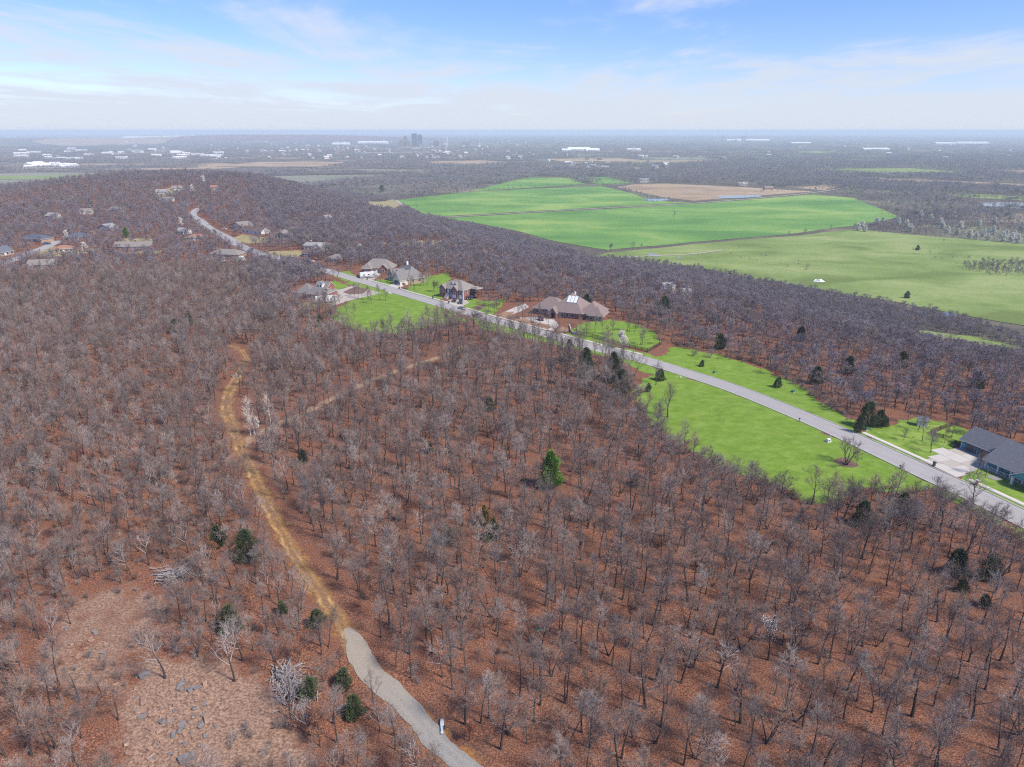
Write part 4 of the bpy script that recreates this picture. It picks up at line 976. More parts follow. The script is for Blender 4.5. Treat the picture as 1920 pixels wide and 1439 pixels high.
# a patchwork of pale fields out to the town
for i in range(46):
    d_ = math.exp(fr.uniform(math.log(2300), math.log(11000))); a_ = fr.uniform(-.66, .30 if i % 3 else .66); c_ = np.array((math.sin(a_) * d_, math.cos(a_) * d_)); w_, h_ = fr.uniform(90, 330), fr.uniform(120, 420); r_ = fr.uniform(-.25, .25)
    ax = np.array((math.cos(r_), math.sin(r_))); ay = np.array((-math.sin(r_), math.cos(r_)))
    poly = [c_ + ax * sx * w_ + ay * sy * h_ * .5 for sx, sy in ((-1, -1), (1, -1), (1, 1), (-1, 1))]
    sheet('far_field', poly, [m_tan, m_grayf, m_past, m_tan][i % 4], off=.9 + .02 * i, cell=150, rag=6, seed=500 + i); keep_clear(poly)
# bottom-land woods right behind the fields
back = VP([(560,352),(660,362),(742,374),(865,360),(985,333),(1180,330),(1260,343),(1550,344),(1690,402),(1760,432),(2100,455),(2100,280),(1500,305),(900,312),(600,318),(560,332)])
Pv = poisson(back, 46, 301, .5); Pv = free(Pv)
Pv = Pv[(vnoise(Pv, 160, 5) > -1.0)]
rad_ = np.exp(fr.uniform(math.log(1900), math.log(15000), 11500)); an_ = fr.uniform(-.78, .78, 11500)
Pf = np.stack([np.sin(an_) * rad_, np.cos(an_) * rad_], 1)
town_mask = vnoise(Pf, 420, 12)
Pf = Pf[~((town_mask > .75) & (rad_ > 2600))]
Pf = free(Pf); Pf = Pf[~inside(Pf, VALLEY)]
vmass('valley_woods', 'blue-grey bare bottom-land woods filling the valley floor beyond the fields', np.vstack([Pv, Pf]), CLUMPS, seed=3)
# woods on the far left foot of the hill
Pw = free(poisson(VP([(-80,400),(60,380),(200,350),(330,346),(330,338),(200,343),(60,358),(-80,366)]), 40, 303, .5))
vmass('hill_foot_woods', 'tan bare woods at the far foot of the hill', Pw, CLUMPS[:2], seed=4)
Pq = poisson(RIDGE[13:20] + VALLEY[18:11:-1], 9.5, 305); Pq = free(Pq); Pq = Pq[~inside(Pq, RIDGE)]
vmass('hill_flank_woods', 'bare woods on the far flank of the hill', Pq, FARK, .7, 1.0, 8)
# hedgerows and scattered field trees
def rowpts(px, step, wob, seed):
    r = np.random.default_rng(seed); c = smooth_path(VP(px), step); return c + r.normal(size=c.shape) * wob
HR = np.vstack([rowpts([(742,377),(865,362),(985,354),(1100,349),(1190,346)], 13, 3, 1), rowpts([(1130,349),(1185,362),(1210,371),(1262,380)], 9, 3, 2), rowpts([(1085,332),(1120,347)], 12, 4, 3),
                rowpts([(1400,364),(1530,357),(1600,372)], 14, 5, 4), rowpts([(1530,356),(1700,362),(1930,384)], 10, 12, 5), rowpts([(1140,473),(1200,468)], 12, 4, 6), rowpts([(1480,443),(1610,430)], 26, 4, 7)])
ir = fr.integers(0, 6, len(HR))
vmass('hedgerow', 'thin bare hedgerow trees lining the wheat fields', HR, FARK, .5, .95, 5, ir)
Th = np.vstack([poisson(VP([(1800,498),(1850,493),(2050,500),(2050,522),(1860,518),(1815,510)]), 6.5, 311), poisson(VP([(1700,440),(1620,428),(1690,408),(1760,395),(2050,420),(2050,455),(1850,452)]), 11, 312),
                poisson(VP([(1590,430),(1640,420),(1700,432),(1650,438)]), 8, 313)])
vmass('thicket', 'blue-grey bare thicket on the pasture edge', Th, FARK, .35, .75, 6, fr.integers(0, 6, len(Th)))
Psc = poisson(VP([(1180,490),(1480,448),(1600,432),(1930,470),(1930,600),(1500,538)]), 24, 314); Psc = Psc[(vnoise(Psc, 40, 15) > .75)]
vmass('pasture_brush', 'low bare bushes dotted over the olive pasture', Psc, BUSHES, .8, 1.7, 7, fr.integers(0, 4, len(Psc)))
pear = [(1605,432),(1612,428),(1618,434),(1640,421),(1652,416),(1680,420),(1695,425),(1702,434),(1722,408),(1740,415),(1758,421),(1762,428),(1772,436),(1790,440),(1795,431),(1812,446),(1824,449),(1830,424),(1838,443),(1845,450),(1856,440),
        (1873,452),(1880,446),(1890,452),(1896,443),(1901,456),(1910,430),(1784,410),(1860,418)]
for i, p in enumerate(pear):
    q_ = plane(*p, VZ); plant('blossoming_pear', PEAR, q_[0], q_[1] - 6, fr.random() * 6, fr.uniform(.9, 1.45), 'cream blossoming pear tree at the thicket edge of the pasture', 'tree', 'pears along the pasture thicket')
def one(name, kind, px, s, label, z=None, cat='tree', group=None, rz=None, sz=None):
    g = G(*px) if z is None else np.append(plane(*px, z), z)
    return plant(name, kind, g[0], g[1], fr.random() * 6 if rz is None else rz, s, label, cat, group, sz=sz)
one('field_oak', OAK[2][1], (1263,412), 1.2, 'lone round bare oak standing in the green wheat field', VZ)
one('field_oak', OAK[3][1], (782,394), 1.0, 'bare oak at the corner of the wheat field by the lane', VZ)
one('evergreen', CED[2], (716,361), 1.9, 'tall dark evergreen above the woods behind the wheat field', VZ)
# ---- town: towers, sheds, houses a few pixels each
m_tower = mat('dark_tower_glass', (0.075, 0.085, 0.105), .4); m_tower2 = mat('tower_brown', (0.16, 0.135, 0.13), .7); m_pale = mat('pale_concrete', (0.55, 0.52, 0.49), .8)
m_brickt = mat('town_brick', (0.34, 0.20, 0.16), .9); m_shed = mat('white_sheet_metal', (0.72, 0.72, 0.70), .6); m_shedr = mat('white_roof', (0.80, 0.80, 0.78), .6)
m_band = mat('window_bands', (0.05, 0.06, 0.08), .2)
def far_block(name, px, dist, wd, dp, h, m, label, cat='building', floors=0, crown=None):
    d = ray(*px); x, y = d[0] / d[1] * dist, dist
    e = empty(name, (x, y, hz(x, y)), 0, label, cat)
    MB().box(-wd/2, wd/2, -dp/2, dp/2, 0, h).build('wall', m, e)
    for k in range(floors):
        z = h * (k + .45) / floors
        MB().box(-wd/2 - .15, wd/2 + .15, -dp/2 - .15, dp/2 + .15, z, z + h / floors * .45).build('window_band', m_band, e)
    if crown == 'step': MB().box(-wd*.28, wd*.28, -dp*.28, dp*.28, h, h * 1.1).build('roof', m, e)
    elif crown == 'peak': MB().yprism([(-wd/2, h), (wd/2, h), (0, h * 1.14)], -dp/2, dp/2).build('roof', m, e)
    else: MB().box(-wd/2 - .3, wd/2 + .3, -dp/2 - .3, dp/2 + .3, h, h + 1.2).build('roof', m_pale, e)
    return e
far_block('office_tower', (777,260), 6500, 42, 40, 105, m_tower, 'tallest dark flat-topped office tower in the far town', floors=20)
far_block('office_tower', (787.5,260), 6560, 38, 38, 88, m_tower2, 'dark brown tower with peaked top beside the tallest tower', floors=17, crown='peak')
far_block('apartment_block', (751,262), 6450, 26, 20, 52, m_brickt, 'pinkish slab block left end of three before the dark tower', floors=9)
far_block('apartment_block', (758,262), 6480, 26, 20, 50, m_brickt, 'pinkish slab block middle of three before the dark tower', floors=9)
far_block('apartment_block', (765,262), 6460, 24, 20, 46, m_brickt, 'pinkish slab block next to the dark tower', floors=8)
far_block('hotel_tower', (760,258), 6900, 34, 24, 78, m_brickt, 'stepped pink tower rising behind the three slab blocks', floors=12, crown='step')
far_block('civic_hall', (794,266), 6300, 80, 40, 22, m_pale, 'low wide white hall below the dark towers', floors=3)
far_block('brick_office', (818,264), 6500, 46, 30, 46, m_tower2, 'squat brown office block right of the dark towers', floors=7)
far_block('white_tower', (838,262), 6200, 11, 11, 76, m_pale, 'slim white tower standing alone right of downtown', 'tower', floors=0, crown='step')
far_block('red_brick_block', (874,265), 6400, 62, 30, 32, m_brickt, 'pink brick block with a spire at the town edge', floors=5, crown='step')
for i, (px_, d_, w_, h_) in enumerate([((1358,259), 9000, 30, 60), ((1395,258), 9000, 46, 66), ((1575,262), 8500, 24, 30)]):
    far_block('pale_tower', px_, d_, w_, 30, h_, m_pale, ['small pale tower on the horizon above the long white sheds', 'wide pale tower on the horizon above the long white sheds', 'small pale block alone on the wooded horizon'][i], floors=6)
def shed(px, w_, dp_, h_, label, group, rz=0., m=None):
    g = plane(*px, VZ); e = empty('white_shed', (g[0], g[1], hz(g[0], g[1])), rz, label, 'building', group)
    MB().box(-w_/2, w_/2, -dp_/2, dp_/2, 0, h_).build('wall', m or m_shed, e)
    MB().xprism([(-dp_/2 - .5, h_), (dp_/2 + .5, h_), (0, h_ + dp_ * .10)], -w_/2 - .5, w_/2 + .5).build('roof', m_shedr, e)
for i, (px, w_, d_, h_) in enumerate([((1085,283), 150, 120, 11), ((1110,284), 90, 100, 10), ((1062,284), 60, 80, 9), ((1410,265), 420, 120, 14), ((1380,264.5), 260, 100, 12), ((700,270), 300, 120, 14), ((640,272), 160, 90, 12), ((1820,270), 330, 90, 12),
        ((1770,271), 200, 80, 12), ((1640,282), 180, 60, 10), ((290,262), 900, 200, 14), ((340,262.5), 500, 150, 12), ((1188,283), 90, 60, 9), ((1500,270), 200, 80, 10)]):
    shed(px, w_, d_, h_, 'long white shed roof among the far valley woods', 'large white sheds in the valley')
for i in range(58):
    x, y = fr.uniform(0, 420), fr.uniform(279, 299); 
    if fr.random() < .35: x, y = fr.uniform(60, 140), fr.uniform(308, 316)
    shed((x, y), fr.uniform(25, 80), fr.uniform(20, 40), fr.uniform(5, 9), 'white industrial shed in the far works across the bottom land', 'sheds of the far works', fr.random() * .6)
m_hw = [mat('town_wall_white', (0.70, 0.69, 0.66), .9), mat('town_wall_cream', (0.58, 0.52, 0.44), .9), mat('town_wall_brick', (0.32, 0.20, 0.16), .9)]
m_hr = [mat('town_roof_grey', (0.30, 0.29, 0.29), .9), mat('town_roof_pale', (0.55, 0.54, 0.52), .9), mat('town_roof_brown', (0.22, 0.17, 0.15), .9)]
TH = []
for a in range(3):
    for b in range(3):
        B = MB().box(-7, 7, -4.5, 4.5, 0, 5.2); B.xprism([(-5.2, 5.2), (5.2, 5.2), (0, 8.4)], -7.6, 7.6, 1); TH.append(B.mesh('town_house', [m_hw[a], m_hr[b]]))
n = 0
while n < 230:
    k = fr.random()
    if k < .50: px, py = fr.uniform(480, 1010), fr.uniform(266, 300)
    elif k < .72: px, py = fr.uniform(1020, 1290), fr.uniform(283, 322)
    elif k < .86: px, py = fr.uniform(200, 620), fr.uniform(268, 300)
    else: px, py = fr.uniform(1290, 1900), fr.uniform(262, 300)
    g = plane(px, py, VZ)
    o = obj('town_house', TH[fr.integers(0, 9)], None, (g[0], g[1], hz(g[0], g[1])), fr.random() * 3.1); s_ = fr.uniform(1.0, 1.9); o.scale = (s_, s_, s_)
    tag(o, 'tiny pale house of the far town among bare trees', 'house', 'far town houses'); n += 1
far_block('water_tower', (1188,279), 4700, 9, 9, 34, m_pale, 'pale water tower poking out of the valley woods', 'tower')
# farmsteads beyond the fields
def barn(px, w_, d_, h_, wall, roof, label, rz, z=VZ):
    g = plane(*px, z) if z is not None else G2(*px); e = empty('farmhouse', (g[0], g[1], hz(g[0], g[1])), rz, label, 'house')
    B = MB().box(-w_/2, w_/2, -d_/2, d_/2, -.5, h_); B.xprism([(-d_/2, h_), (d_/2, h_), (0, h_ + d_ * .32)], -w_/2, w_/2); B.build('wall', wall, e)
    for s in (-1, 1):
        MB().add([(-w_/2 - .5, s * (d_/2 + .6), h_ - .15), (w_/2 + .5, s * (d_/2 + .6), h_ - .15), (w_/2 + .5, 0, h_ + d_ * .32 + .2), (-w_/2 - .5, 0, h_ + d_ * .32 + .2)], [(0, 1, 2, 3)]).build('roof', roof, e)
    for k in range(3): MB().box(-w_ * .35 + k * w_ * .32, -w_ * .35 + k * w_ * .32 + 1.6, -d_/2 - .05, -d_/2 + .05, 1, 2.4).build('window', m_band, e)
    keep_clear([(g[0] - 14, g[1] - 14), (g[0] + 14, g[1] - 14), (g[0] + 14, g[1] + 8), (g[0] - 14, g[1] + 8)])
barn((1207,342), 26, 14, 5, m_hw[0], m_hr[0], 'grey-roofed farmhouse at the corner of the fallow field', .2)
barn((1392,348.5), 22, 12, 5, m_hw[1], m_hr[1], 'pale-roofed farmhouse beyond the tan field and pond', -.1)
barn((1440,356), 20, 11, 4.5, m_hw[2], m_hr[2], 'dark-roofed farmhouse by the fallow field road', .1)

# ---- haze: the air between here and the town
hzm = bpy.data.materials.new('haze'); hzm.use_nodes = True; hn = hzm.node_tree.nodes; hn.clear()
pv = hn.new('ShaderNodeVolumePrincipled'); pv.inputs['Density'].default_value = 0.00012; pv.inputs['Color'].default_value = (0.74, 0.885, 1.0, 1)
ho = hn.new('ShaderNodeOutputMaterial'); hzm.node_tree.links.new(pv.outputs[0], ho.inputs['Volume'])
o = MB().box(-27500, 27500, -600, 27500, VZ - 8, 87).build('haze', hzm); tag(o, 'thin blue haze over the valley', 'haze', kind='stuff')

# ================================================================== HOUSES
def paint(name, c, **k): return mat(name, c, k.pop('rough', .75), [tuple(q * .86 for q in c)], k.pop('scale', 1.2), **k)
def shingle(name, c): return mat(name, c, .95, [tuple(q * .72 for q in c), tuple(min(1, q * 1.2) for q in c)], 2.4, bump=.03, bscale=9)
def brick(name, c): return mat(name, c, .9, [tuple(q * .75 for q in c), tuple(min(1, q * 1.18) for q in c)], 5.0, bump=.015, bscale=14)
s_grey = shingle('grey_shingle', (0.22, 0.205, 0.20)); s_tan = shingle('tan_grey_shingle', (0.27, 0.24, 0.215)); s_purple = shingle('brown_purple_shingle', (0.26, 0.20, 0.185))
s_dark = shingle('charcoal_shingle', (0.145, 0.155, 0.18)); s_brown = shingle('brown_shingle', (0.15, 0.10, 0.085)); s_blue = shingle('slate_blue_shingle', (0.10, 0.12, 0.17)); s_orange = shingle('terracotta_shingle', (0.36, 0.19, 0.13)); s_light = shingle('pale_grey_shingle', (0.33, 0.32, 0.32))
b_red = brick('red_brick', (0.33, 0.12, 0.085)); b_dark = brick('dark_red_brick', (0.29, 0.125, 0.105)); b_pink = brick('pink_brick', (0.36, 0.185, 0.16)); b_tan = brick('tan_brick', (0.42, 0.29, 0.20))
p_white = paint('white_trim', (0.76, 0.75, 0.72)); p_cream = paint('cream_siding', (0.66, 0.60, 0.48)); p_teal = paint('teal_siding', (0.12, 0.38, 0.44)); p_grey = paint('grey_siding', (0.26, 0.28, 0.31)); p_green = paint('green_trim', (0.045, 0.17, 0.10)); p_black = paint('black_trim', (0.02, 0.02, 0.022)); p_garage = paint('grey_garage_door', (0.115, 0.115, 0.125)); p_wood = paint('new_lumber', (0.55, 0.36, 0.19)); p_stain = paint('stained_wood', (0.11, 0.065, 0.05))
glass = mat('window_glass', (0.035, 0.045, 0.06), .12, spec=.7)
def place(pa, pb):
    a = G(*pa); b = G(*pb); d = b[:2] - a[:2]
    return (a[0], a[1], min(a[2], b[2]) + .05), math.atan2(d[1], d[0]), float(np.hypot(*d))
def house(name, pa, pb, label, depth=10., cat='house', front=0.):
    loc, rz, ln = place(pa, pb); e = empty(name, loc, rz, label, cat)
    c, s = math.cos(rz), math.sin(rz)
    keep_clear([(loc[0] + x * c - y * s, loc[1] + x * s + y * c) for x, y in ((-1.5, -2 - front), (ln + 1.5, -2 - front), (ln + 1.5, depth + 2), (-1.5, depth + 2))])
    return e, ln
def walls(e, x0, x1, y0, y1, z1, m, z0=-1.2, name='wall'):
    return MB().box(x0, x1, y0, y1, z0, z1).build(name, m, e)
def hip(e, x0, x1, y0, y1, z, rise, m, ov=.5, trim=None):
    x0 -= ov; x1 += ov; y0 -= ov; y1 += ov; w_, d_ = x1 - x0, y1 - y0
    if w_ >= d_: a, b = (x0 + d_/2, (y0 + y1)/2), (x1 - d_/2, (y0 + y1)/2)
    else: a, b = ((x0 + x1)/2, y0 + w_/2), ((x0 + x1)/2, y1 - w_/2)
    B = MB(); t = .16
    vs_ = [(x0,y0,z-t),(x1,y0,z-t),(x1,y1,z-t),(x0,y1,z-t),(x0,y0,z),(x1,y0,z),(x1,y1,z),(x0,y1,z),(*a,z+rise),(*b,z+rise)]
    rf = [(4,5,9,8),(6,7,8,9),(5,6,9),(7,4,8)] if w_ >= d_ else [(4,5,8),(5,6,9,8),(6,7,9),(7,4,8,9)]
    B.add(vs_, rf, 0); B.add(vs_, [(0,3,2,1),(0,1,5,4),(1,2,6,5),(2,3,7,6),(3,0,4,7)], 1)
    return B.build('roof', [m, trim or p_white], e)
def gable(e, x0, x1, y0, y1, z, rise, m, axis='x', ov=.45, wm=None, trim=None):
    """ridge along axis; fills the gable triangles with wall"""
    B = MB(); t = .17
    if axis == 'x':
        k = rise / ((y1 - y0)/2); ym = (y0 + y1)/2
        B.xprism([(y0 - ov, z - k*ov), (ym, z + rise), (y1 + ov, z - k*ov), (y1 + ov, z - k*ov + t), (ym, z + rise + t*1.2), (y0 - ov, z - k*ov + t)], x0 - ov, x1 + ov)
        G_ = MB().xprism([(y0, z), (y1, z), (ym, z + rise - .02)], x0, x1)
    else:
        k = rise / ((x1 - x0)/2); xm = (x0 + x1)/2
        B.yprism([(x0 - ov, z - k*ov), (xm, z + rise), (x1 + ov, z - k*ov), (x1 + ov, z - k*ov + t), (xm, z + rise + t*1.2), (x0 - ov, z - k*ov + t)], y0 - ov, y1 + ov)
        G_ = MB().yprism([(x0, z), (x1, z), (xm, z + rise - .02)], y0, y1)
    # roof surfaces shingled, edges trimmed: by face normal
    me = B.mesh('roof', [m, trim or p_white])
    me.update()
    mi = [0 if abs(p.normal.z) > .2 else 1 for p in me.polygons]; me.polygons.foreach_set('material_index', mi)
    o = obj('roof', me, e)
    if wm: G_.build('gable_wall', wm, e)
    return o
def win(e, face, u, z, w_=1.1, h_=1.3, pos=0., fm=None, name='window', gm=None):
    """window on face 'f' (y=pos, looking -y), 'r' (x=pos, looking +x), 'l' (x=pos, looking -x), 'b'"""
    def bx(B, u0, u1, z0, z1, d0, d1):
        if face == 'f': B.box(u0, u1, pos - d1, pos - d0, z0, z1)
        elif face == 'b': B.box(u0, u1, pos + d0, pos + d1, z0, z1)
        elif face == 'r': B.box(pos + d0, pos + d1, u0, u1, z0, z1)
        else: B.box(pos - d1, pos - d0, u0, u1, z0, z1)
        return B
    F = MB(); t = .13
    for a in ((u - w_/2 - t, u - w_/2, z, z + h_), (u + w_/2, u + w_/2 + t, z, z + h_), (u - w_/2 - t, u + w_/2 + t, z - t, z), (u - w_/2 - t, u + w_/2 + t, z + h_, z + h_ + t)): bx(F, *a, .0, .07)
    o = F.build(name, fm or p_white, e)
    bx(MB(), u - w_/2, u + w_/2, z, z + h_, .0, .035).build('pane', gm or glass, o)
    return o
def door(e, face, u, w_, h_, pos, m, name='door', z=0., panels=0):
    B = MB()
    def bx(B, u0, u1, z0, z1, d0, d1):
        if face == 'f': B.box(u0, u1, pos - d1, pos - d0, z0, z1)
        elif face == 'r': B.box(pos + d0, pos + d1, u0, u1, z0, z1)
        else: B.box(pos - d1, pos - d0, u0, u1, z0, z1)
        return B
    bx(B, u - w_/2, u + w_/2, z, z + h_, 0, .05)
    o = B.build(name, m, e)
    if panels:
        for k in range(panels):
            bx(MB(), u - w_/2 + .06, u + w_/2 - .06, z + h_ * (k + .06) / panels, z + h_ * (k + .94) / panels, .05, .075).build('panel', m, o)
    else: bx(MB(), u + w_ * .32, u + w_ * .40, z + h_ * .45, z + h_ * .5, .05, .1).build('handle', p_black, o)
    return o
def posts(e, pts, r_, z0, z1, m, name='post'):
    for x, y in pts: MB().box(x - r_, x + r_, y - r_, y + r_, z0, z1).build(name, m, e)
def chimney(e, x, y, z0, z1, m, w_=.9):
    o = MB().box(x - w_/2, x + w_/2, y - w_/2, y + w_/2, z0, z1).build('chimney', m, e)
    MB().box(x - w_/2 - .1, x + w_/2 + .1, y - w_/2 - .1, y + w_/2 + .1, z1, z1 + .15).build('cap', p_white, o); return o
def dormer(e, x, y, z, w_, h_, dp_, m, rm, rise=.8):
    o = MB().box(x - w_/2, x + w_/2, y, y + dp_, z, z + h_).build('dormer', m, e)
    gable(o, x - w_/2, x + w_/2, y, y + dp_, z + h_, rise, rm, 'y', .2, m)
    win(o, 'f', x, z + .25, w_ * .5, h_ * .65, y); return o

# ---- brick house with two white dormers and three garage doors
e, ln = house('brick_house', (826,556), (868,563), 'two-storey dark brick house with two white roof dormers and three white garage doors', 12, front=4)
W = 4.9
walls(e, 0, ln, 0, 10.5, W, b_dark); hip(e, 0, ln, 0, 10.5, W, 3.8, s_tan)
for x0, x1 in ((.2, ln * .27), (ln * .56, ln * .80)):
    walls(e, x0, x1, -.9, .1, W, b_dark); gable(e, x0, x1, -.9, 3.5, W, 1.7, s_tan, 'y', .35, b_dark)
    win(e, 'f', (x0 + x1)/2, 2.7, 1.3, 1.4, -.9)
MB().box(ln*.28, ln*.43, -.02, .6, 2.2, W - .2).build('porch_shade_block', p_black, e)  # black block on the wall, the recessed porch's shade put into its colour
door(e, 'f', ln*.36, 1.1, 2.1, -.04, p_white, z=2.3)
S = MB()
for k in range(8): S.box(ln*.30, ln*.44, -.3 - .32*(8-k), -.3 - .32*(7-k), -.6, .28*(k+1))
S.build('stairs', m_walk, e)
for u_ in (.50, .67, .89): door(e, 'f', ln*u_, 2.3, 2.2, -.95 if u_ == .67 else -.02, p_white, 'garage_door', 0, 4)
win(e, 'f', ln*.48, 2.9, 1.1, 1.4, 0); win(e, 'f', ln*.9, 2.9, 1.0, 1.3, 0)
for x in (0, ln): MB().box(x - .17, x + .17, -.06, .28, 0, W).build('corner_trim', p_white, e)
for u_ in (3.0, 7.0): win(e, 'r', u_, 3.0, .9, 1.2, ln)
door(e, 'r', 8.8, 1.0, 2.1, ln, p_white)
for x in (ln*.42, ln*.56): dormer(e, x, 2.0, W + 1.2, 1.2, 1.1, 1.8, p_white, s_tan, .6)
MB().box(ln, ln + 4.5, 6.0, 10.0, 2.3, 2.5).build('deck', p_stain, e)
posts(e, [(ln + 4.3, 6.2), (ln + 4.3, 9.8), (ln + 2, 6.2), (ln + 2, 9.8)], .12, -1, 5.0, p_stain)
hip(e, ln + .3, ln + 4.6, 5.9, 10.1, 5.0, 1.1, s_tan, .3)
# ---- grey-roofed brick house, two wings
e, ln = house('brick_house', (552,560), (612,563), 'sprawling red brick house with grey hip roofs and one white dormer', 14)
X = ln
walls(e, 0, X*.5, 1, 10, 3.0, b_red); hip(e, 0, X*.5, 1, 10, 3.0, 4.0, s_grey)
walls(e, X*.42, X, -1, 11, 3.2, b_red); hip(e, X*.42, X, -1, 11, 3.2, 5.2, s_grey, .6)
walls(e, X*.60, X*.98, 2, 9.5, 5.6, b_red); gable(e, X*.60, X*.98, 2, 9.5, 5.6, 2.6, s_grey, 'x', .3, b_red)
MB().box(X*.08, X*.40, .6, .98, 0, 2.5).build('porch_shade_block', p_black, e); posts(e, [(X*.10, .4), (X*.2, .4), (X*.30, .4)], .2, -1, 2.9, b_red)  # solid black block behind the posts stands in for the shade under the porch
dormer(e, X*.80, 1.7, 6.0, 2.0, 1.9, 2.4, p_white, s_grey, 1.2)
for u_ in (.55, .72, .88): win(e, 'f', X*u_, .9, 1.3, 1.4, -1)
for u_ in (3.5, 5.5): win(e, 'r', u_, 4.2, .9, .9, X*.98)
for k in range(3): MB().cyl((X*.52 + k*.9, 5.5), .14, 6.3, 7.7, 8).build('vent', p_black, e)
# ---- house behind the white travel trailer
e, ln = house('brick_house', (678,512), (732,514), 'brick house with weathered grey hip roof behind the white travel trailer', 13)
walls(e, 0, ln, 2, 12, 3.0, b_dark); hip(e, 0, ln, 2, 12, 3.0, 4.6, s_tan)
walls(e, ln*.08, ln*.35, -1.5, 3, 3.0, b_dark); hip(e, ln*.08, ln*.35, -1.5, 6, 3.0, 3.2, s_tan)
walls(e, ln*.62, ln*.9, 0, 3, 3.0, b_red); gable(e, ln*.62, ln*.9, 0, 6, 3.0, 2.4, s_tan, 'y', .4, b_red)
for u_ in (.2, .45, .55, .76): win(e, 'f', ln*u_, .9, 1.3, 1.4, -1.5 if u_ == .2 else (0 if u_ > .7 else 2))
door(e, 'f', ln*.5, 1.1, 2.1, 2, p_white)
# ---- steep grey gables
e, ln = house('gabled_house', (729,524), (760,535), 'steep-gabled grey-roofed house with pale arched garage front and white chimney', 14)
walls(e, 0, ln, 2, 13, 3.0, b_tan); hip(e, 0, ln, 2, 13, 3.0, 6.0, s_grey)
walls(e, 0, ln*.36, -.5, 2.2, 3.0, p_cream); gable(e, 0, ln*.36, -.5, 7, 3.0, 3.4, s_grey, 'y', .4, p_grey)
walls(e, ln*.56, ln*.98, -3.0, 2.2, 2.9, p_cream); gable(e, ln*.56, ln*.98, -3.0, 8, 2.9, 4.2, s_grey, 'y', .4, p_cream)
gable(e, ln*.34, ln*.6, .8, 8, 4.5, 2.6, s_grey, 'y', .3, p_grey)
door(e, 'f', ln*.77, 4.6, 2.3, -3.0, p_garage, 'garage_door', 0, 4); win(e, 'f', ln*.77, 4.0, 1.0, 1.2, -3.0)
win(e, 'f', ln*.18, .8, 1.8, 1.7, -.5); win(e, 'f', ln*.45, .9, 1.1, 1.5, 2); win(e, 'r', 5, .9, 1.3, 1.4, ln); win(e, 'r', 9, .9, 1.3, 1.4, ln)
chimney(e, ln*.42, 8, 4, 10.6, p_white)
# ---- the large brown-purple hip roof with three skylights
e, ln = house('hip_roofed_house', (996,591), (1120,603), 'large low brick house with sweeping brown-purple hip roofs and a white skylight', 20)
X = ln
walls(e, 0, X*.45, 3, 14, 2.9, b_dark); hip(e, 0, X*.45, 3, 14, 2.9, 4.6, s_purple, .7)
walls(e, X*.28, X*.76, 1.0, 17, 2.9, b_dark); hip(e, X*.28, X*.76, 1, 17, 2.9, 7.2, s_purple, .7)
walls(e, X*.70, X, 2, 14, 2.9, b_dark); hip(e, X*.70, X, 2, 14, 2.9, 4.4, s_purple, .7)
walls(e, X*.86, X*1.06, 0, 9, 2.9, b_dark); hip(e, X*.86, X*1.06, 0, 9, 2.9, 3.6, s_purple, .6)
walls(e, X*.30, X*.40, -1.5, 3, 2.9, b_dark); gable(e, X*.30, X*.40, -1.5, 6, 2.9, 2.0, s_purple, 'y', .5, b_dark)
door(e, 'f', X*.35, 1.6, 2.3, -1.5, p_black)
for u_ in (.06, .14, .22): win(e, 'f', X*u_, .8, 1.6, 1.5, 3)
for u_ in (.46, .54, .62): win(e, 'f', X*u_, .7, 1.5, 1.7, 1)
for u_ in (.90, .99): win(e, 'f', X*u_, .8, 1.4, 1.5, 0)
sk = MB(); cx = X*.56; yr = 1 - .7; kz = 7.2 / 8.7
def on_roof(y): return 2.9 + (y - yr) * kz
o = MB().add([(cx - 2.6, 4.4, on_roof(4.4) + .22), (cx + 2.6, 4.4, on_roof(4.4) + .22), (cx + 2.6, 7.6, on_roof(7.6) + .22), (cx - 2.6, 7.6, on_roof(7.6) + .22), (cx - 2.6, 4.4, on_roof(4.4) - .1), (cx + 2.6, 4.4, on_roof(4.4) - .1), (cx + 2.6, 7.6, on_roof(7.6) - .1), (cx - 2.6, 7.6, on_roof(7.6) - .1)],
             [(0,1,2,3),(0,4,5,1),(1,5,6,2),(2,6,7,3),(3,7,4,0)]).build('skylight', p_garage, e)
m_skyl = mat('skylight_pane', (0.70, 0.72, 0.74), .15, spec=.6)
for k in range(3):
    a0 = cx - 2.4 + 1.65 * k; MB().add([(a0, 4.55, on_roof(4.55) + .26), (a0 + 1.45, 4.55, on_roof(4.55) + .26), (a0 + 1.45, 7.45, on_roof(7.45) + .26), (a0, 7.45, on_roof(7.45) + .26)], [(0,1,2,3)]).build('pane', m_skyl, o)
MB().cyl((X*.50, 14.5), .5, 8.0, 9.4, 10).build('vent', p_white, e)
# ---- teal house with the long charcoal roof
e, ln = house('teal_house', (1801,841), (1867,868.5), 'teal house with long charcoal roof, two dark garage doors and white porch', 12, front=1)
rzF = e.rotation_euler.z; locF = Vector(e.location)
X = ln + 11
walls(e, 0, X, 0, 9.5, 2.7, p_teal); gable(e, 0, X, 0, 9.5, 2.7, 2.5, s_dark, 'x', .6, p_teal)
door(e, 'f', ln*.27, 3.2, 2.2, 0, p_garage, 'garage_door', 0, 4); door(e, 'f', ln*.74, 5.2, 2.2, 0, p_garage, 'garage_door', 0, 4)
for u_ in (0, .145, .395, .535, .945): MB().box(ln*u_ - .1, ln*u_ + .1, -.07, -.005, 0, 2.6).build('corner_trim', p_white, e)
for u_ in (.08, .465): 
    MB().box(ln*u_ - .12, ln*u_ + .12, -.25, -.003, 1.9, 2.25).build('wall_lamp', p_black, e)
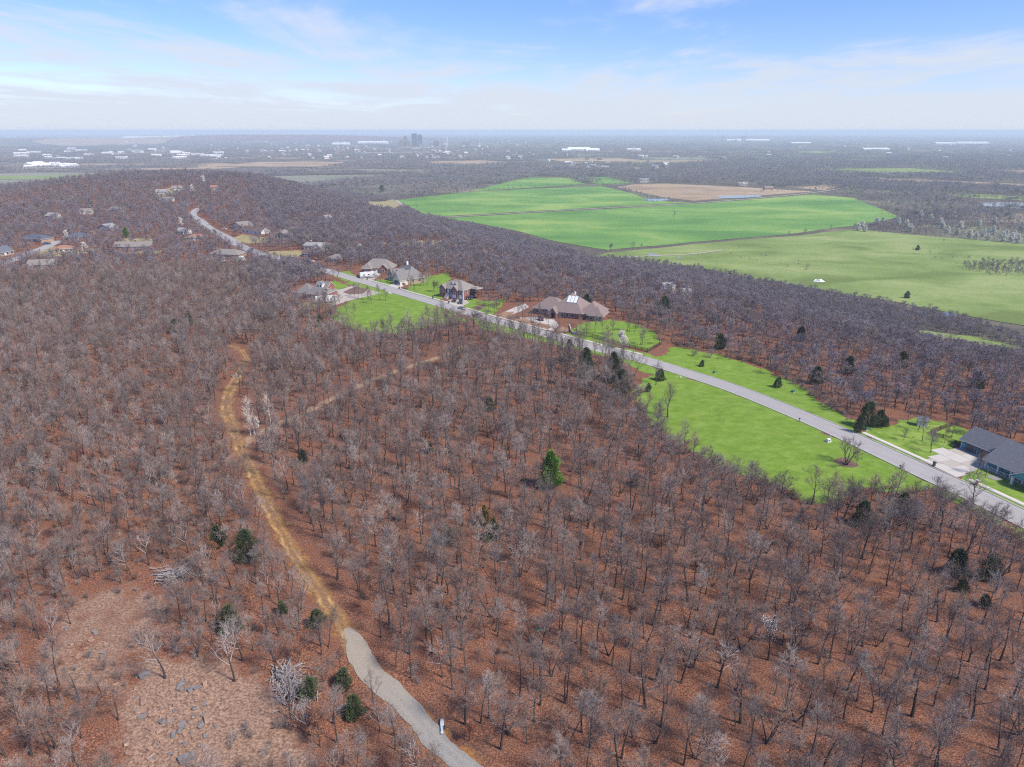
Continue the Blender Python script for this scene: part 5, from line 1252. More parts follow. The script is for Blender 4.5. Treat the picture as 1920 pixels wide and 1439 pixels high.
walls(e, ln + .6, X + 10, -3.5, 9.4, 2.7, p_teal); gable(e, ln + 1, X + 10, -6.2, 9.3, 2.7, 3.4, s_dark, 'x', .5, p_teal)
posts(e, [(ln + 1.3, -6.0), (ln + 4.4, -6.0), (ln + 7.6, -6.0), (ln + 10.6, -6.0)], .17, -.4, 2.6, p_white)
MB().box(ln + .9, X + 4, -6.4, -3.5, -.5, .25).build('porch_floor', m_walk, e)
for k in range(3):
    x0 = ln + 1.5 + 3.1*k
    r_ = MB().box(x0, x0 + 2.7, -6.05, -5.95, 1.05, 1.15); r_.box(x0, x0 + 2.7, -6.05, -5.95, .35, .43); r_ = r_.build('railing', p_white, e)
    for j in range(9): MB().box(x0 + .12 + j*.3, x0 + .18 + j*.3, -6.03, -5.97, .43, 1.05).build('baluster', p_white, r_)
for u_ in (2.5, 5.5): win(e, 'f', ln + u_, .8, 1.6, 1.4, -3.5)
walls(e, ln + 9.5, ln + 15, -8.5, -6.1, 2.6, p_teal, 2.3); gable(e, ln + 9.3, ln + 15, -8.6, -1, 2.7, 1.9, s_dark, 'y', .4, p_teal)
posts(e, [(ln + 9.6, -8.4), (ln + 14.7, -8.4)], .25, -.5, 2.4, p_white)
MB().box(ln + 9.6, X + 6, 9.9, 14.0, -.5, .15).build('patio', m_walk, e)
posts(e, [(ln + 3, 13.6), (ln + 9, 13.6), (ln + 13, 13.6)], .1, -1, 2.75, p_wood)
MB().box(ln + 2.6, ln + 13.6, 13.5, 13.7, 2.75, 2.95).build('beam', p_wood, e)
for k in range(13): MB().box(ln + 2.8 + k*.85, ln + 2.9 + k*.85, 9.6, 14.4, 2.95, 3.15).build('rafter', p_wood, e)
# driveway of poured slabs (a grid in the house's own frame, lying on the ground)
drv = empty('driveway', (0, 0, 0)); tag(drv, kind='structure')
cF, sF = math.cos(rzF), math.sin(rzF)
def loc2(x, y): return (locF.x + x*cF - y*sF, locF.y + x*sF + y*cF)
for row, (y0, y1) in enumerate([(-4.4, -.1), (-9.2, -4.5), (-13.6, -9.3), (-17.2, -13.7)]):
    xr = [(-.3, ln + 1.0), (-1.8, ln + 1.2), (1.0, ln + 1.5), (2.0, ln + 2.2)][row]; nseg = 3
    for k in range(nseg):
        x0 = xr[0] + (xr[1] - xr[0]) * k / nseg + .04; x1 = xr[0] + (xr[1] - xr[0]) * (k + 1) / nseg - .04
        V = [(*loc2(x, y), hz(*loc2(x, y)) + .13) for x, y in ((x0, y0), (x1, y0), (x1, y1), (x0, y1))]
        V += [(a, b, c - .2) for a, b, c in V]
        obj('slab', mesh_from('slab', V, [(0,1,2,3),(0,4,5,1),(1,5,6,2),(2,6,7,3),(3,7,4,0)], [m_drive if (row + k) % 3 else m_drive2]), drv)
keep_clear([loc2(-3, -18), loc2(ln + 2, -18), loc2(ln + 2, 0), loc2(-3, 0)]); keep_clear([loc2(ln, -9), loc2(X + 12, -9), loc2(X + 12, 15), loc2(ln, 15)])
# ---- neighbourhood on the hill: each house with its own size, colours and label
def plain(pa, pb, dp_, wh, rise, wm, rm, label, kind='gable', axis='x', wing=None, name='house', chim=None, gfront=False, nw=4):
    e, ln = house(name, pa, pb, label, dp_, front=9)
    walls(e, 0, ln, 0, dp_, wh, wm)
    hip(e, 0, ln, 0, dp_, wh, rise, rm) if kind == 'hip' else gable(e, 0, ln, 0, dp_, wh, rise, rm, axis, .5, wm)
    if wing:
        a, b, d2, r2 = wing
        walls(e, ln*a, ln*b, -d2, .3, wh - .1, wm); gable(e, ln*a, ln*b, -d2, dp_*.55, wh - .1, r2, rm, 'y', .4, wm); win(e, 'f', ln*(a + b)/2, .9, 1.6, 1.3, -d2)
    for k in range(nw):
        u_ = (k + .6) / nw
        if wing and wing[0] - .04 < u_ < wing[1] + .04: continue
        win(e, 'f', ln*u_, .9, 1.5, 1.2, 0)
    door(e, 'f', ln*.52, 1.1, 2.1, 0, p_white)
    if chim: chimney(e, ln*chim, dp_*.5, wh, wh + rise + 1.2, b_red)
    return e, ln
plain((214,470), (282,468), 10, 2.8, 2.4, b_pink, s_tan, 'long low pink brick ranch house with plain grey-brown gable roof', chim=.55, nw=7)
plain((392,483), (447,486), 11, 2.8, 2.6, b_tan, s_tan, 'low brick house with green fascia and pale grey roof beside the street', 'hip')
e, ln = plain((452,437), (490,440), 10, 2.8, 2.4, p_white, s_brown, 'brown-roofed house with white front wall across the street', nw=5)
plain((430,428), (456,432), 11, 2.7, 3.0, b_tan, s_tan, 'tan house with long sloping gable roof above the street', axis='y')
e, ln = house('glass_front_house', (512,449), (541,449), 'blue-grey chalet with a broad glazed gable front', 12)
walls(e, 0, ln, 0, 12, 2.6, p_grey); gable(e, 0, ln, 0, 12, 2.6, ln*.26, s_tan, 'y', 1.0, p_grey)
for k in range(4): win(e, 'f', ln*(.2 + .2*k), .6, ln*.15, 3.0 if k in (1, 2) else 2.0, -.02)
plain((570,469), (607,471), 10, 3.4, 1.5, p_cream, s_light, 'cream house with pale metal roof among dark trees', chim=.2, wing=(.62, .95, 3, 1.6), nw=5)
plain((566,482), (586,483), 9, 2.6, 2.0, b_dark, s_brown, 'low dark-roofed cottage half hidden behind bare oaks')
plain((612,492), (638,493), 9, 2.7, 2.2, b_red, s_tan, 'small brick house with weathered grey roof by the bend of the road', 'hip')
plain((348,452), (380,452), 10, 2.7, 2.0, b_tan, s_orange, 'terracotta-roofed house beyond the yellow-green bushes', 'hip')
plain((126,452), (166,450), 10, 2.7, 2.6, b_dark, s_blue, 'dark slate-blue roofed house below the cream blossoming tree', 'hip')
plain((42,452), (78,456), 10, 2.7, 2.8, b_tan, s_blue, 'blue-grey roofed house behind the street end', 'hip')
plain((-6,483), (26,477), 11, 2.8, 3.0, b_tan, s_dark, 'charcoal-roofed house with a white gable beside the pale drive', axis='x')
plain((182,432), (206,434), 9, 2.6, 2.6, p_grey, s_light, 'pale grey gabled house between bare oaks', axis='y')
plain((100,474), (138,473), 9, 2.6, 2.0, b_tan, s_orange, 'salmon-roofed house along the dry lawn', 'hip')
plain((52,506), (106,503), 10, 2.7, 2.2, b_dark, s_tan, 'long grey-brown roofed house at the edge of the scrub woods', nw=5)
for i, (a, b, k_, r_, lb) in enumerate([((292,364),(312,364),p_white,s_light,'white house on the hill crest with pale roof'), ((322,357),(340,357),p_cream,s_tan,'cream house on the hill crest by the big blossom tree'), ((300,378),(322,379),p_white,s_tan,'white house below the hill crest by the dry lawn'),
        ((338,388),(352,389),b_dark,s_blue,'blue-roofed cottage under the hill crest'), ((396,356),(410,356),p_cream,s_orange,'small cream house on the right shoulder of the crest'), ((150,402),(172,402),p_cream,s_tan,'cream house low on the wooded hillside'),
        ((85,410),(100,411),p_white,s_light,'small white house deep in the hillside woods'), ((205,398),(224,399),b_tan,s_grey,'grey-roofed house midway up the wooded hill'), ((612,414),(624,414),p_white,s_light,'tiny white shed in the woods above the wheat'),
        ((330,440),(344,441),p_white,s_light,'white-gabled house beside the terracotta-roofed house')]):
    plain(a, b, 9, 2.8, 2.2, k_, r_, lb, 'gable', 'x', nw=3)
# shed with grey roof in the back garden, small sheds on the slope
e, ln = house('garden_shed', (1719,800), (1738,803), 'small grey-roofed garden shed on the lawn edge', 3); walls(e, 0, ln, 0, 2.4, 2.0, p_cream); gable(e, 0, ln, 0, 2.4, 2.0, .7, s_dark, 'x', .2, p_cream); door(e, 'f', ln*.5, .9, 1.8, 0, p_white)
for pa, pb, lb in (((1245,548),(1266,549),'white-roofed outbuilding hidden in the slope woods'), ((1280,561),(1296,562),'small pale shed lower in the slope woods')):
    e, ln = house('shed', pa, pb, lb, 6); walls(e, 0, ln, 0, 5, 4.0, p_white); gable(e, 0, ln, 0, 5, 4.0, 1.5, s_light, 'x', .3, p_white); door(e, 'f', ln*.4, 1.5, 2.2, 0, p_garage)

# ================================================================== VEHICLES
def car_paint(name, c): return mat(name, c, .25, spec=.6, metal=.1)
cp = {'black': car_paint('black_paint', (0.015, 0.017, 0.02)), 'silver': car_paint('silver_paint', (0.50, 0.52, 0.54)), 'blue': car_paint('dark_blue_paint', (0.03, 0.06, 0.11)), 'green': car_paint('dark_green_paint', (0.02, 0.045, 0.045)), 'white': car_paint('white_paint', (0.75, 0.75, 0.74)), 'maroon': car_paint('maroon_paint', (0.10, 0.02, 0.025)), 'grey': car_paint('grey_paint', (0.12, 0.13, 0.14))}
m_tyre = mat('tyre_rubber', (0.02, 0.02, 0.02), .9); m_rim = mat('wheel_rim', (0.45, 0.45, 0.46), .35, metal=.8); m_head = mat('headlight_lens', (0.7, 0.72, 0.72), .15); m_tail = mat('taillight_lens', (0.35, 0.02, 0.02), .2)
WHEEL = MB().wheel(0, 0, 0, .34, .24).mesh('wheel', m_tyre); RIM = MB().wheel(0, 0, 0, .2, .26, sides=10).mesh('rim', m_rim)
def car_meshes(kind):
    P = {'sedan': ([(-2.35,.35),(-2.4,.75),(-1.6,.92),(1.15,.95),(2.2,.78),(2.35,.5),(2.3,.3)], [(-1.75,.9),(-1.15,1.40),(.35,1.42),(1.2,.93)]),
         'suv': ([(-2.35,.4),(-2.4,.95),(-2.2,1.05),(1.0,1.05),(2.2,.95),(2.35,.6),(2.3,.35)], [(-2.25,1.02),(-2.0,1.72),(.25,1.74),(1.05,1.03)]),
         'pickup': ([(-2.8,.45),(-2.85,1.0),(1.2,1.05),(2.6,1.0),(2.75,.6),(2.7,.4)], [(-.75,1.02),(-.6,1.78),(.75,1.8),(1.45,1.04)])}[kind]
    lo, up = P; w_ = .92
    body = MB().yprism(lo, -w_, w_)
    n = len(up); V = [(x, -w_ + (.02 if z < 1.1 else .17), z) for x, z in up] + [(x, w_ - (.02 if z < 1.1 else .17), z) for x, z in up]
    cab = MB().add(V, [tuple(range(n)), tuple(range(2*n - 1, n - 1, -1))] + [(i, n + i, n + i + 1, i + 1) for i in range(n - 1)])
    roof = MB().box(up[1][0] + .1, up[2][0] - .05, -w_ + .2, w_ - .2, up[1][1] - .01, up[1][1] + .05)
    return body, cab, roof, lo, kind
CM = {k: car_meshes(k) for k in ('sedan', 'suv', 'pickup')}
def car(px, kind, col, label, rz, name=None, off=.12, xy=None):
    g = G(*px) if xy is None else np.array([*xy, hz(*xy)])
    body, cab, roof, lo, _ = CM[kind]; e = empty(name or ('pickup_truck' if kind == 'pickup' else 'car'), (g[0], g[1], g[2] + off), rz, label, 'truck' if kind == 'pickup' else 'car')
    obj('body', body.mesh('body', cp[col]), e); obj('window', cab.mesh('window', glass), e); obj('car_roof', roof.mesh('car_roof', cp[col]), e)
    if kind == 'pickup': MB().box(-2.7, -.85, -.75, .75, 1.0, 1.07).build('bed', p_black, e)
    wx = 1.45 if kind != 'pickup' else 1.75
    for x in (-wx, wx):
        for y in (-.82, .82):
            w_ = obj('wheel', WHEEL, e, (x, y, .34)); obj('rim', RIM, w_)
    fx, bx_ = max(p[0] for p in lo), min(p[0] for p in lo)
    for y in (-.65, .65):
        MB().box(fx - .12, fx + .01, y - .18, y + .18, .58, .74).build('headlight', m_head, e); MB().box(bx_ - .01, bx_ + .1, y - .15, y + .15, .7, .86).build('taillight', m_tail, e)
    return e
def road_dir(px):
    g = G2(*px); i = np.argmin(np.linalg.norm(road_c - g, axis=1)); t, n = path_frame(road_c); return math.atan2(t[i][1], t[i][0]), road_c[i], n[i]
rd, c_, n__ = road_dir((864,580))
car(None, 'sedan', 'silver', 'silver sedan parked at the kerb beside the dark brick house', rd, xy=c_ + n__ * FAR * 2.4)
rd, c_, n__ = road_dir((892,594)); car(None, 'suv', 'blue', 'dark blue car on the road by the roadside trees', rd, xy=c_ - n__ * FAR * 1.8)
rd2 = road_dir((864,570))[0]
car((864,569), 'pickup', 'green', 'dark green pickup parked before the three garage doors', rd2 + math.pi/2 + .9); car((852,566), 'sedan', 'black', 'black sedan parked behind the dark green pickup', rd2 + math.pi/2 + .9)
car((884,561), 'suv', 'black', 'black car backed against the brick side wall', rd2 + math.pi/2 + .7); car((876,561), 'sedan', 'maroon', 'small dark maroon car beside the brick side wall', rd2 + math.pi/2 + .7)
car((1014,601), 'suv', 'maroon', 'dark maroon car in the loop drive of the large hip-roofed house', rd + 2.6)
car((752,535), 'sedan', 'grey', 'dark grey car on the drive before the pale garage front', rd2 + 1.2)
car((679,519), 'pickup', 'black', 'black pickup hitched before the white travel trailer', .25)
car((467,473), 'suv', 'blue', 'dark car on the street by the green-trimmed house', road_dir((467,473))[0])
car((416,492), 'pickup', 'white', 'white pickup behind the green-trimmed house', .3)
car((395,458), 'sedan', 'blue', 'blue car under bare trees beside the street', .2)
car((420,431), 'sedan', 'white', 'white car in the drive of the tan gabled house', 2.9)
car((208,473), 'suv', 'black', 'black car beside the long pink ranch house', .2)
car((583,492), 'sedan', 'white', 'white car in the drive below the dark-roofed cottage', .2)
car((89,459), 'suv', 'blue', 'dark blue car at the end of the side street', .6)
car((75,455), 'sedan', 'black', 'black car beside the blue-grey roofed house', .3)
def trailer(px, rz, label, ln=9., h=2.9, stripe=True, cat='camper', name='travel_trailer', motor=False):
    g = G(*px); e = empty(name, (g[0], g[1], g[2] + .1), rz, label, cat); a = ln/2
    nose = [(-a, .55), (a - .2, .5), (a, 1.0), (a - (.15 if motor else .9), h), (-a + .15, h + .05), (-a, h - .3)]
    MB().yprism(nose, -1.22, 1.22).build('body', cp['white'], e)
    for y in (-1.235, 1.235):
        if stripe: MB().box(-a + .1, a - .4, y - .012, y + .012, .75, 1.15).build('stripe', cp['grey'], e)
        for x in (-a*.62, -a*.12, a*.45): 
            MB().box(x - .55, x + .55, y - .02, y + .02, 1.55, 2.2).build('window', glass, e)
        MB().box(a*.12, a*.12 + .7, y - .02, y + .02, .7, 2.4).build('door', cp['silver'], e)
        for x in ((-.9, .1) if not motor else (-a*.55, a*.6)):
            w_ = obj('wheel', WHEEL, e, (x, y*.86, .34)); obj('rim', RIM, w_)
    for x in (-a*.4, a*.3): MB().box(x - .45, x + .45, -.4, .4, h, h + .3).build('air_conditioner', p_white, e)
    if motor: MB().box(a - .2, a + .02, -1.05, 1.05, 1.35, 2.3).build('windscreen', glass, e)
    return e
trailer((693,521), .42, 'long white travel trailer parked beside a black pickup', 11, 3.2)
trailer((612,568), .30, 'black and white motorhome beside the sprawling red brick house', 10.5, 3.3, name='motorhome', motor=True)
trailer((451,490), .5, 'rounded silver-white camper near the green-trimmed house', 6.5, 2.8, False)

# ================================================================== YARD AND STREET THINGS
def kerb_pt(px, d):
    rd, c, n = road_dir(px); p = c + n * FAR * d; return p, rd
def bin_(px, d, label, m=None):
    p, rd = kerb_pt(px, d); e = empty('wheelie_bin', (p[0], p[1], hz(*p) + .16), rd, label, 'bin')
    MB().add([(-.24,-.26,.08),(.24,-.26,.08),(.24,.26,.08),(-.24,.26,.08),(-.31,-.34,1.02),(.31,-.34,1.02),(.31,.34,1.02),(-.31,.34,1.02)], [(0,3,2,1),(4,5,6,7),(0,1,5,4),(1,2,6,5),(2,3,7,6),(3,0,4,7)]).build('body', m or p_garage, e)
    MB().xprism([(-.37,1.02),(.37,1.02),(.37,1.08),(0,1.14),(-.37,1.08)], -.34, .34).build('lid', p_black, e)
    for x in (-.24, .24): MB().tube([(x - .04, .3, .12), (x + .04, .3, .12)], .13, 10).build('wheel', m_tyre, e)
bin_((1743,880), 4.9, 'black wheelie bin on the verge by the teal house driveway'); bin_((727,545), 4.7, 'black bin at the end of the gabled house drive'); bin_((838,571), 4.7, 'black bin on the verge by the dark brick house'); bin_((804,561), 4.7, 'dark bin on the verge between the gabled and brick houses'); bin_((681,527), 4.7, 'dark bin at the trailer driveway')
def mailbox(px, d, label, m):
    p, rd = kerb_pt(px, d); e = empty('mailbox', (p[0], p[1], hz(*p) + .05), rd, label, 'mailbox')
    MB().box(-.06, .06, -.06, .06, -.1, 1.0).build('post', p_stain, e); MB().xprism([(-.1,1.0),(.1,1.0),(.1,1.16),(.05,1.23),(-.05,1.23),(-.1,1.16)], -.28, .28).build('box', m, e)
    MB().box(.1, .14, .1, .12, 1.1, 1.35).build('flag', m_tail, e)
mailbox((1513,790), -4.5, 'dark mailbox on the meadow kerb near the white utility box', p_black); mailbox((1706,878), -4.5, 'dark mailbox on the meadow kerb opposite the wheelie bin', p_black); mailbox((1252,690), -4.6, 'dark mailbox on the meadow kerb by the cedars', p_black); mailbox((927,598), 4.6, 'dark mailbox at the loop drive entrance', p_stain)
p, rd = kerb_pt((1838,915), 4.9); e = empty('mailbox', (p[0], p[1], hz(*p) + .05), rd, 'stone mailbox pillar with white cap by the sidewalk', 'mailbox')
MB().box(-.3, .3, -.3, .3, -.2, 1.25).build('pillar', b_tan, e); MB().box(-.4, .4, -.4, .4, 1.25, 1.36).build('cap', p_white, e); MB().box(-.14, .14, -.34, -.3, .8, 1.05).build('box', p_black, e)
g = G(1553,829); e = empty('utility_box', tuple(g + (0, 0, .05)), .5, 'white utility box on a concrete pad with a marker post', 'utility box')
MB().box(-.9, .9, -.6, .6, -.1, .15).build('pad', m_walk, e); MB().xprism([(-.4,.15),(.4,.15),(.4,.75),(.3,.9),(-.4,.9)], -.6, .4).build('cabinet', p_white, e); MB().box(-.4, .1, -.43, -.41, .25, .7).build('door', p_garage, e); MB().box(.62, .70, -.04, .04, .1, 1.9).build('post', p_white, e)
for px, lb in (((1624,806.5), 'green transformer box beside the end of the sidewalk'), ((1340,700), 'small dark junction box on the far verge of the road'), ((1487,736), 'dark stump-like cover on the far lawn near the round cedar')):
    g = G(*px); e = empty('transformer_box', tuple(g + (0, 0, .05)), .4, lb, 'utility box')
    MB().box(-.55, .55, -.5, .5, -.1, .1).build('pad', m_walk, e); MB().xprism([(-.4,.1),(.4,.1),(.4,.8),(-.4,.65)], -.45, .45).build('cabinet', p_green, e)
g = G(1276,709); e = empty('fire_hydrant', tuple(g), 0, 'small pale hydrant on the lawn near the lone cedar', 'hydrant')
MB().cyl((0,0), .16, 0, .62, 10).build('barrel', p_white, e); MB().cyl((0,0), .19, .62, .78, 10, r1=.06).build('bonnet', p_white, e); MB().box(-.28, .28, -.07, .07, .36, .5).build('outlet', p_white, e)
def fence(pts, label, h=1.5, step=2.4, m=None, name='fence'):
    c = [np.asarray(p, float) for p in pts]; e = empty(name, (c[0][0], c[0][1], hz(*c[0])), 0, label, 'fence'); m = m or p_stain; o0 = np.array([c[0][0], c[0][1], hz(*c[0])])
    PK = MB(); npk = 0
    for a, b in zip(c[:-1], c[1:]):
        L_ = np.linalg.norm(b - a); n = max(1, int(L_ / step)); d = (b - a) / L_; nn = np.array((-d[1], d[0]))
        for k in range(n + 1):
            p = a + (b - a) * k / n; z = hz(*p) - o0[2]; q = p - o0[:2]
            MB().box(-.06, .06, -.06, .06, -.2, h + .1).build('post', m, e, (q[0], q[1], z))
            if k < n:
                p2 = a + (b - a) * (k + 1) / n; z2 = hz(*p2) - o0[2]; q2 = p2 - o0[:2]
                for zz in (.25, h - .12): MB().tube([(q[0], q[1], z + zz), (q2[0], q2[1], z2 + zz)], .035, 4).build('rail', m, e)
                for j in range(1, 14):
                    w_ = q + (q2 - q) * j / 14; zz = z + (z2 - z) * j / 14; s_ = d * .045; t_ = nn * .012
                    PK.add([(w_[0] + sx*s_[0] + tx*t_[0], w_[1] + sx*s_[1] + tx*t_[1], zz + hh) for hh in (.06, h) for sx, tx in ((-1,-1),(1,-1),(1,1),(-1,1))], [(0,1,5,4),(1,2,6,5),(2,3,7,6),(3,0,4,7),(4,5,6,7)])
    o = PK.build('pickets', m, e); o['kind'] = 'stuff'
    return e
fence(GP([(1080,618),(1082,628),(1110,633),(1150,645),(1180,653),(1214,661),(1226,655),(1240,647)]), 'dark picket fence around the side lawn of the large hip-roofed house', 1.6)
fence(GP([(1744,815),(1762,808),(1782,800),(1796,796)]), 'brown picket fence running up behind the teal house lawn', 1.5); fence(GP([(1746,818),(1768,822),(1790,833),(1798,837)]), 'low brown fence joining the teal garage', 1.2)
fence(GP([(893,571),(905,574),(925,577),(938,572)]), 'brown board fence beside the dark brick house', 1.5)
wl = GP([(1068,612),(1070,620),(1073,626),(1086,629)]); g0 = np.array([*wl[0], hz(*wl[0])]); e = empty('garden_wall', tuple(g0), 0, 'low pale curved garden wall at the fence corner', 'wall')
c_ = smooth_path(wl, .8); t_, n_ = path_frame(c_); B = MB()
for i in range(len(c_) - 1):
    z = hz(*c_[i]); B.add([(c_[i+a][0] + s*.18*n_[i+a][0] - g0[0], c_[i+a][1] + s*.18*n_[i+a][1] - g0[1], z + hh - g0[2]) for hh in (-.2, .9) for a, s in ((0,1),(1,1),(1,-1),(0,-1))], [(0,1,5,4),(2,3,7,6),(4,5,6,7),(0,4,7,3),(1,2,6,5)])
B.build('stonework', m_walk, e)
g = G(1372,0 + 904); 
for px, lb in (((1847,898), 'thin dark stake in the teal house lawn near the round bed'), ((1911,922), 'thin dark stake in the teal house lawn beside the sidewalk')):
    g = G(*px); e = empty('garden_stake', tuple(g), 0, lb, 'stake'); MB().cyl((0,0), .05, -.1, 1.6, 6).build('pole', p_black, e); MB().cyl((0,0), .09, 1.5, 1.75, 6).build('lamp_head', p_black, e)
poly = [G2(1865,897) + np.array((1.6*math.cos(a), 1.3*math.sin(a))) for a in np.linspace(0, 6.28, 14)[:-1]]; sheet('gravel_bed', poly, m_grav, off=.11, cell=.8)
# white tarpaulin mounds by the pasture
def tarp(px, r_, label):
    g = plane(*px, VZ); e = empty('tarpaulin_mound', (g[0], g[1], VZ + .3), 0, label, 'tarpaulin'); rr = np.random.default_rng(int(px[0])); V = [(0, 0, r_*.38)]; F = []; n = 14
    for k in range(1, 5):
        for j in range(n):
            a = 6.283*j/n; q = r_*k/4*(1 + .12*rr.normal()); V.append((q*math.cos(a), q*math.sin(a)*.8, max(0, r_*.38*(1 - (k/4)**2) + .08*r_*rr.normal()*(k < 4))))
    F = [(0, 1 + j, 1 + (j+1) % n) for j in range(n)] + [(1 + k*n + j, 1 + (k+1)*n + j, 1 + (k+1)*n + (j+1) % n, 1 + k*n + (j+1) % n) for k in range(3) for j in range(n)]
    obj('cover', mesh_from('cover', V, F, [m_shed]), e); MB().tube([(r_*1.02*math.cos(a), r_*.82*math.sin(a), .15) for a in np.linspace(0, 6.28, 15)], .25, 5).build('edge_weight', p_black, e)
tarp((1536,529), 5.2, 'white covered mound on the edge of the olive pasture'); tarp((1499,553), 2.4, 'small white covered heap among the pasture-edge trees')
# ---- things in the near woods
def pile(pa, pb, wd, n, label, seed):
    a = G(*pa); b = G(*pb); m = (a + b)/2; d = b[:2] - a[:2]; ln = np.linalg.norm(d); rz = math.atan2(d[1], d[0]); r = np.random.default_rng(seed)
    e = empty('brush_pile', (m[0], m[1], hz(m[0], m[1])), rz, label, 'brush pile'); sticks = []
    for k in range(8):
        P = shoot(r, (-1.6, 0, 0), (1, 0, 0), 3.2 + 1.6*r.random(), 4, .13, 0); B = MB().tube(P, np.linspace(.085, .03, 5) * r.uniform(.7, 1.3), 5)
        for j in range(2): p, dd = at_path(P, r.uniform(.3, .8)); B.tube([p, p + turn(dd, R(40), r.random()*6.28)*1.1], [.03, .012], 4)
        sticks.append(B.mesh('branch', m_stick))
    for k in range(n):
        t = r.random(); x = r.normal()*ln*.24; y = r.normal()*wd*.25; hgt = 1.3*math.exp(-(x/(ln*.4))**2 - (y/(wd*.4))**2)*r.random()
        o = obj('branch', sticks[r.integers(0, 8)], e, (x, y, .12 + hgt)); o.rotation_euler = (r.random()*6.28, r.normal()*.18, r.normal()*.55 + (0 if r.random() < .8 else 1.3))
    keep_clear([(m[0] + ln*.6*math.cos(q)*1.0, m[1] + (wd*.8)*math.sin(q)) for q in np.linspace(0, 6.28, 9)[:-1]])
pile((292,1082), (360,1080), 5, 95, 'grey heap of cut branches with one pale log beside the scrub', 1); pile((525,1245), (562,1335), 4.5, 140, 'long pale heap of stacked cut branches beside the gravel path woods', 2)
m_rock = mat('sandstone', (0.36, 0.24, 0.17), .95, [(0.26, 0.15, 0.11), (0.45, 0.33, 0.25)], 2.0, bump=.05); m_rockd = mat('dark_sandstone', (0.15, 0.135, 0.135), .95, [(0.22, 0.20, 0.19)], 3.0, bump=.04)
ROCK = []
for k in range(8):
    r = np.random.default_rng(400 + k); bm = bmesh.new(); bmesh.ops.create_cube(bm, size=1.0)
    bmesh.ops.bevel(bm, geom=bm.edges[:], offset=.12, segments=1, affect='EDGES')
    for v_ in bm.verts: v_.co = Vector((v_.co.x*(1.2 + .3*r.random()), v_.co.y*.8, v_.co.z*.5)) + Vector(r.normal(size=3))*.06
    me = bpy.data.meshes.new('rock'); bm.to_mesh(me); bm.free(); me.materials.append(m_rock if k < 5 else m_rockd); ROCK.append(me)
r = np.random.default_rng(9)
for k in range(120):
    if k < 75: px, py = r.normal(318, 34), r.normal(1330, 42)
    else: px, py = r.uniform(235, 410), r.uniform(1255, 1437)
    if k % 9 == 0: px, py = r.uniform(120, 240), r.uniform(1170, 1240)
    if py > 1437: continue
    g = G(px, py); s_ = r.uniform(.35, .85) * (1.35 if r.random() < .12 else 1); j = int(r.integers(0, 8))
    o = obj('rock', ROCK[j], None, (g[0], g[1], g[2] + .1*s_), r.random()*6.28); o.scale = (s_, s_, s_); o.rotation_euler = (r.normal()*.25, r.normal()*.25, r.random()*6.28)
    tag(o, ('dark grey slab of rock' if j > 4 else 'tan sandstone block') + ' in the rubble of the dry grass clearing', 'rock', ('dark' if j > 4 else 'tan') + ' rocks in the clearing')
for px, lb, s_ in (((439,707), 'dark boulder beside the dirt trail bend', 1.3), ((447,712), 'small dark boulder next to the larger trail boulder', .7), ((350,1425), 'large flat dark slab at the foot of the rubble', 1.5), ((272,1268), 'long dark slab under the pale tree of the clearing', 1.3)):
    g = G(*px); o = obj('rock', ROCK[6], None, (g[0], g[1], g[2] + .15*s_), .6); o.scale = (s_,)*3; tag(o, lb, 'rock')
g = G(829,1378); e = empty('bent_sheet', tuple(g + (0, 0, .1)), R(96), 'bent pale blue-white sheet on its dark frame at the gravel path edge', 'metal sheet')
V = []; F = []; m_pl = mat('pale_sheet', (0.34, 0.42, 0.48), .5, [(0.46, 0.53, 0.58)], 2.0)
for i in range(9):
    for j in range(4): V.append((i*.34, (j - 1.5)*.28*(1 - .25*math.sin(i*.9)), .12 + .10*abs(j - 1.5) + .18*math.sin(i*.75)**2))
F = [(i*4 + j, i*4 + j + 1, i*4 + j + 5, i*4 + j + 4) for i in range(8) for j in range(3)]
o = obj('sheet', mesh_from('sheet', V, F, [m_pl], smooth=True), e); sm = o.modifiers.new('thick', 'SOLIDIFY'); sm.thickness = .03
MB().tube([(-.15, -.35, .08), (-.15, .35, .08), (1.2, .48, .1), (2.85, .3, .12), (2.85, -.3, .12), (1.2, -.48, .1), (-.15, -.35, .08)], .025, 5).build('frame', p_black, e); e.scale = (1.0, .55, .6)
MB().tube([(1.0, -.62, .05), (1.0, -.62, .4), (1.02, -.62, .72)], [.22, .28, .12], 9).build('black_bag', p_black, e)
for px, lb in (((1010,1182), 'small green plastic tarp caught in the oak litter'),):
    g = G(*px); e = empty('green_tarp', tuple(g), .3, lb, 'tarp'); mg = mat('green_plastic', (0.02, 0.22, 0.10), .4)
    obj('fabric', mesh_from('fabric', [(-.5,-.3,.03),(.1,-.4,.35),(.6,-.2,.04),(-.45,.3,.04),(.15,.35,.42),(.55,.3,.03)], [(0,1,4,3),(1,2,5,4)], [mg]), e); MB().tube([(-.5,-.3,.03),(.1,-.4,.36),(.6,-.2,.04)], .02, 4).build('rope', p_white, e)
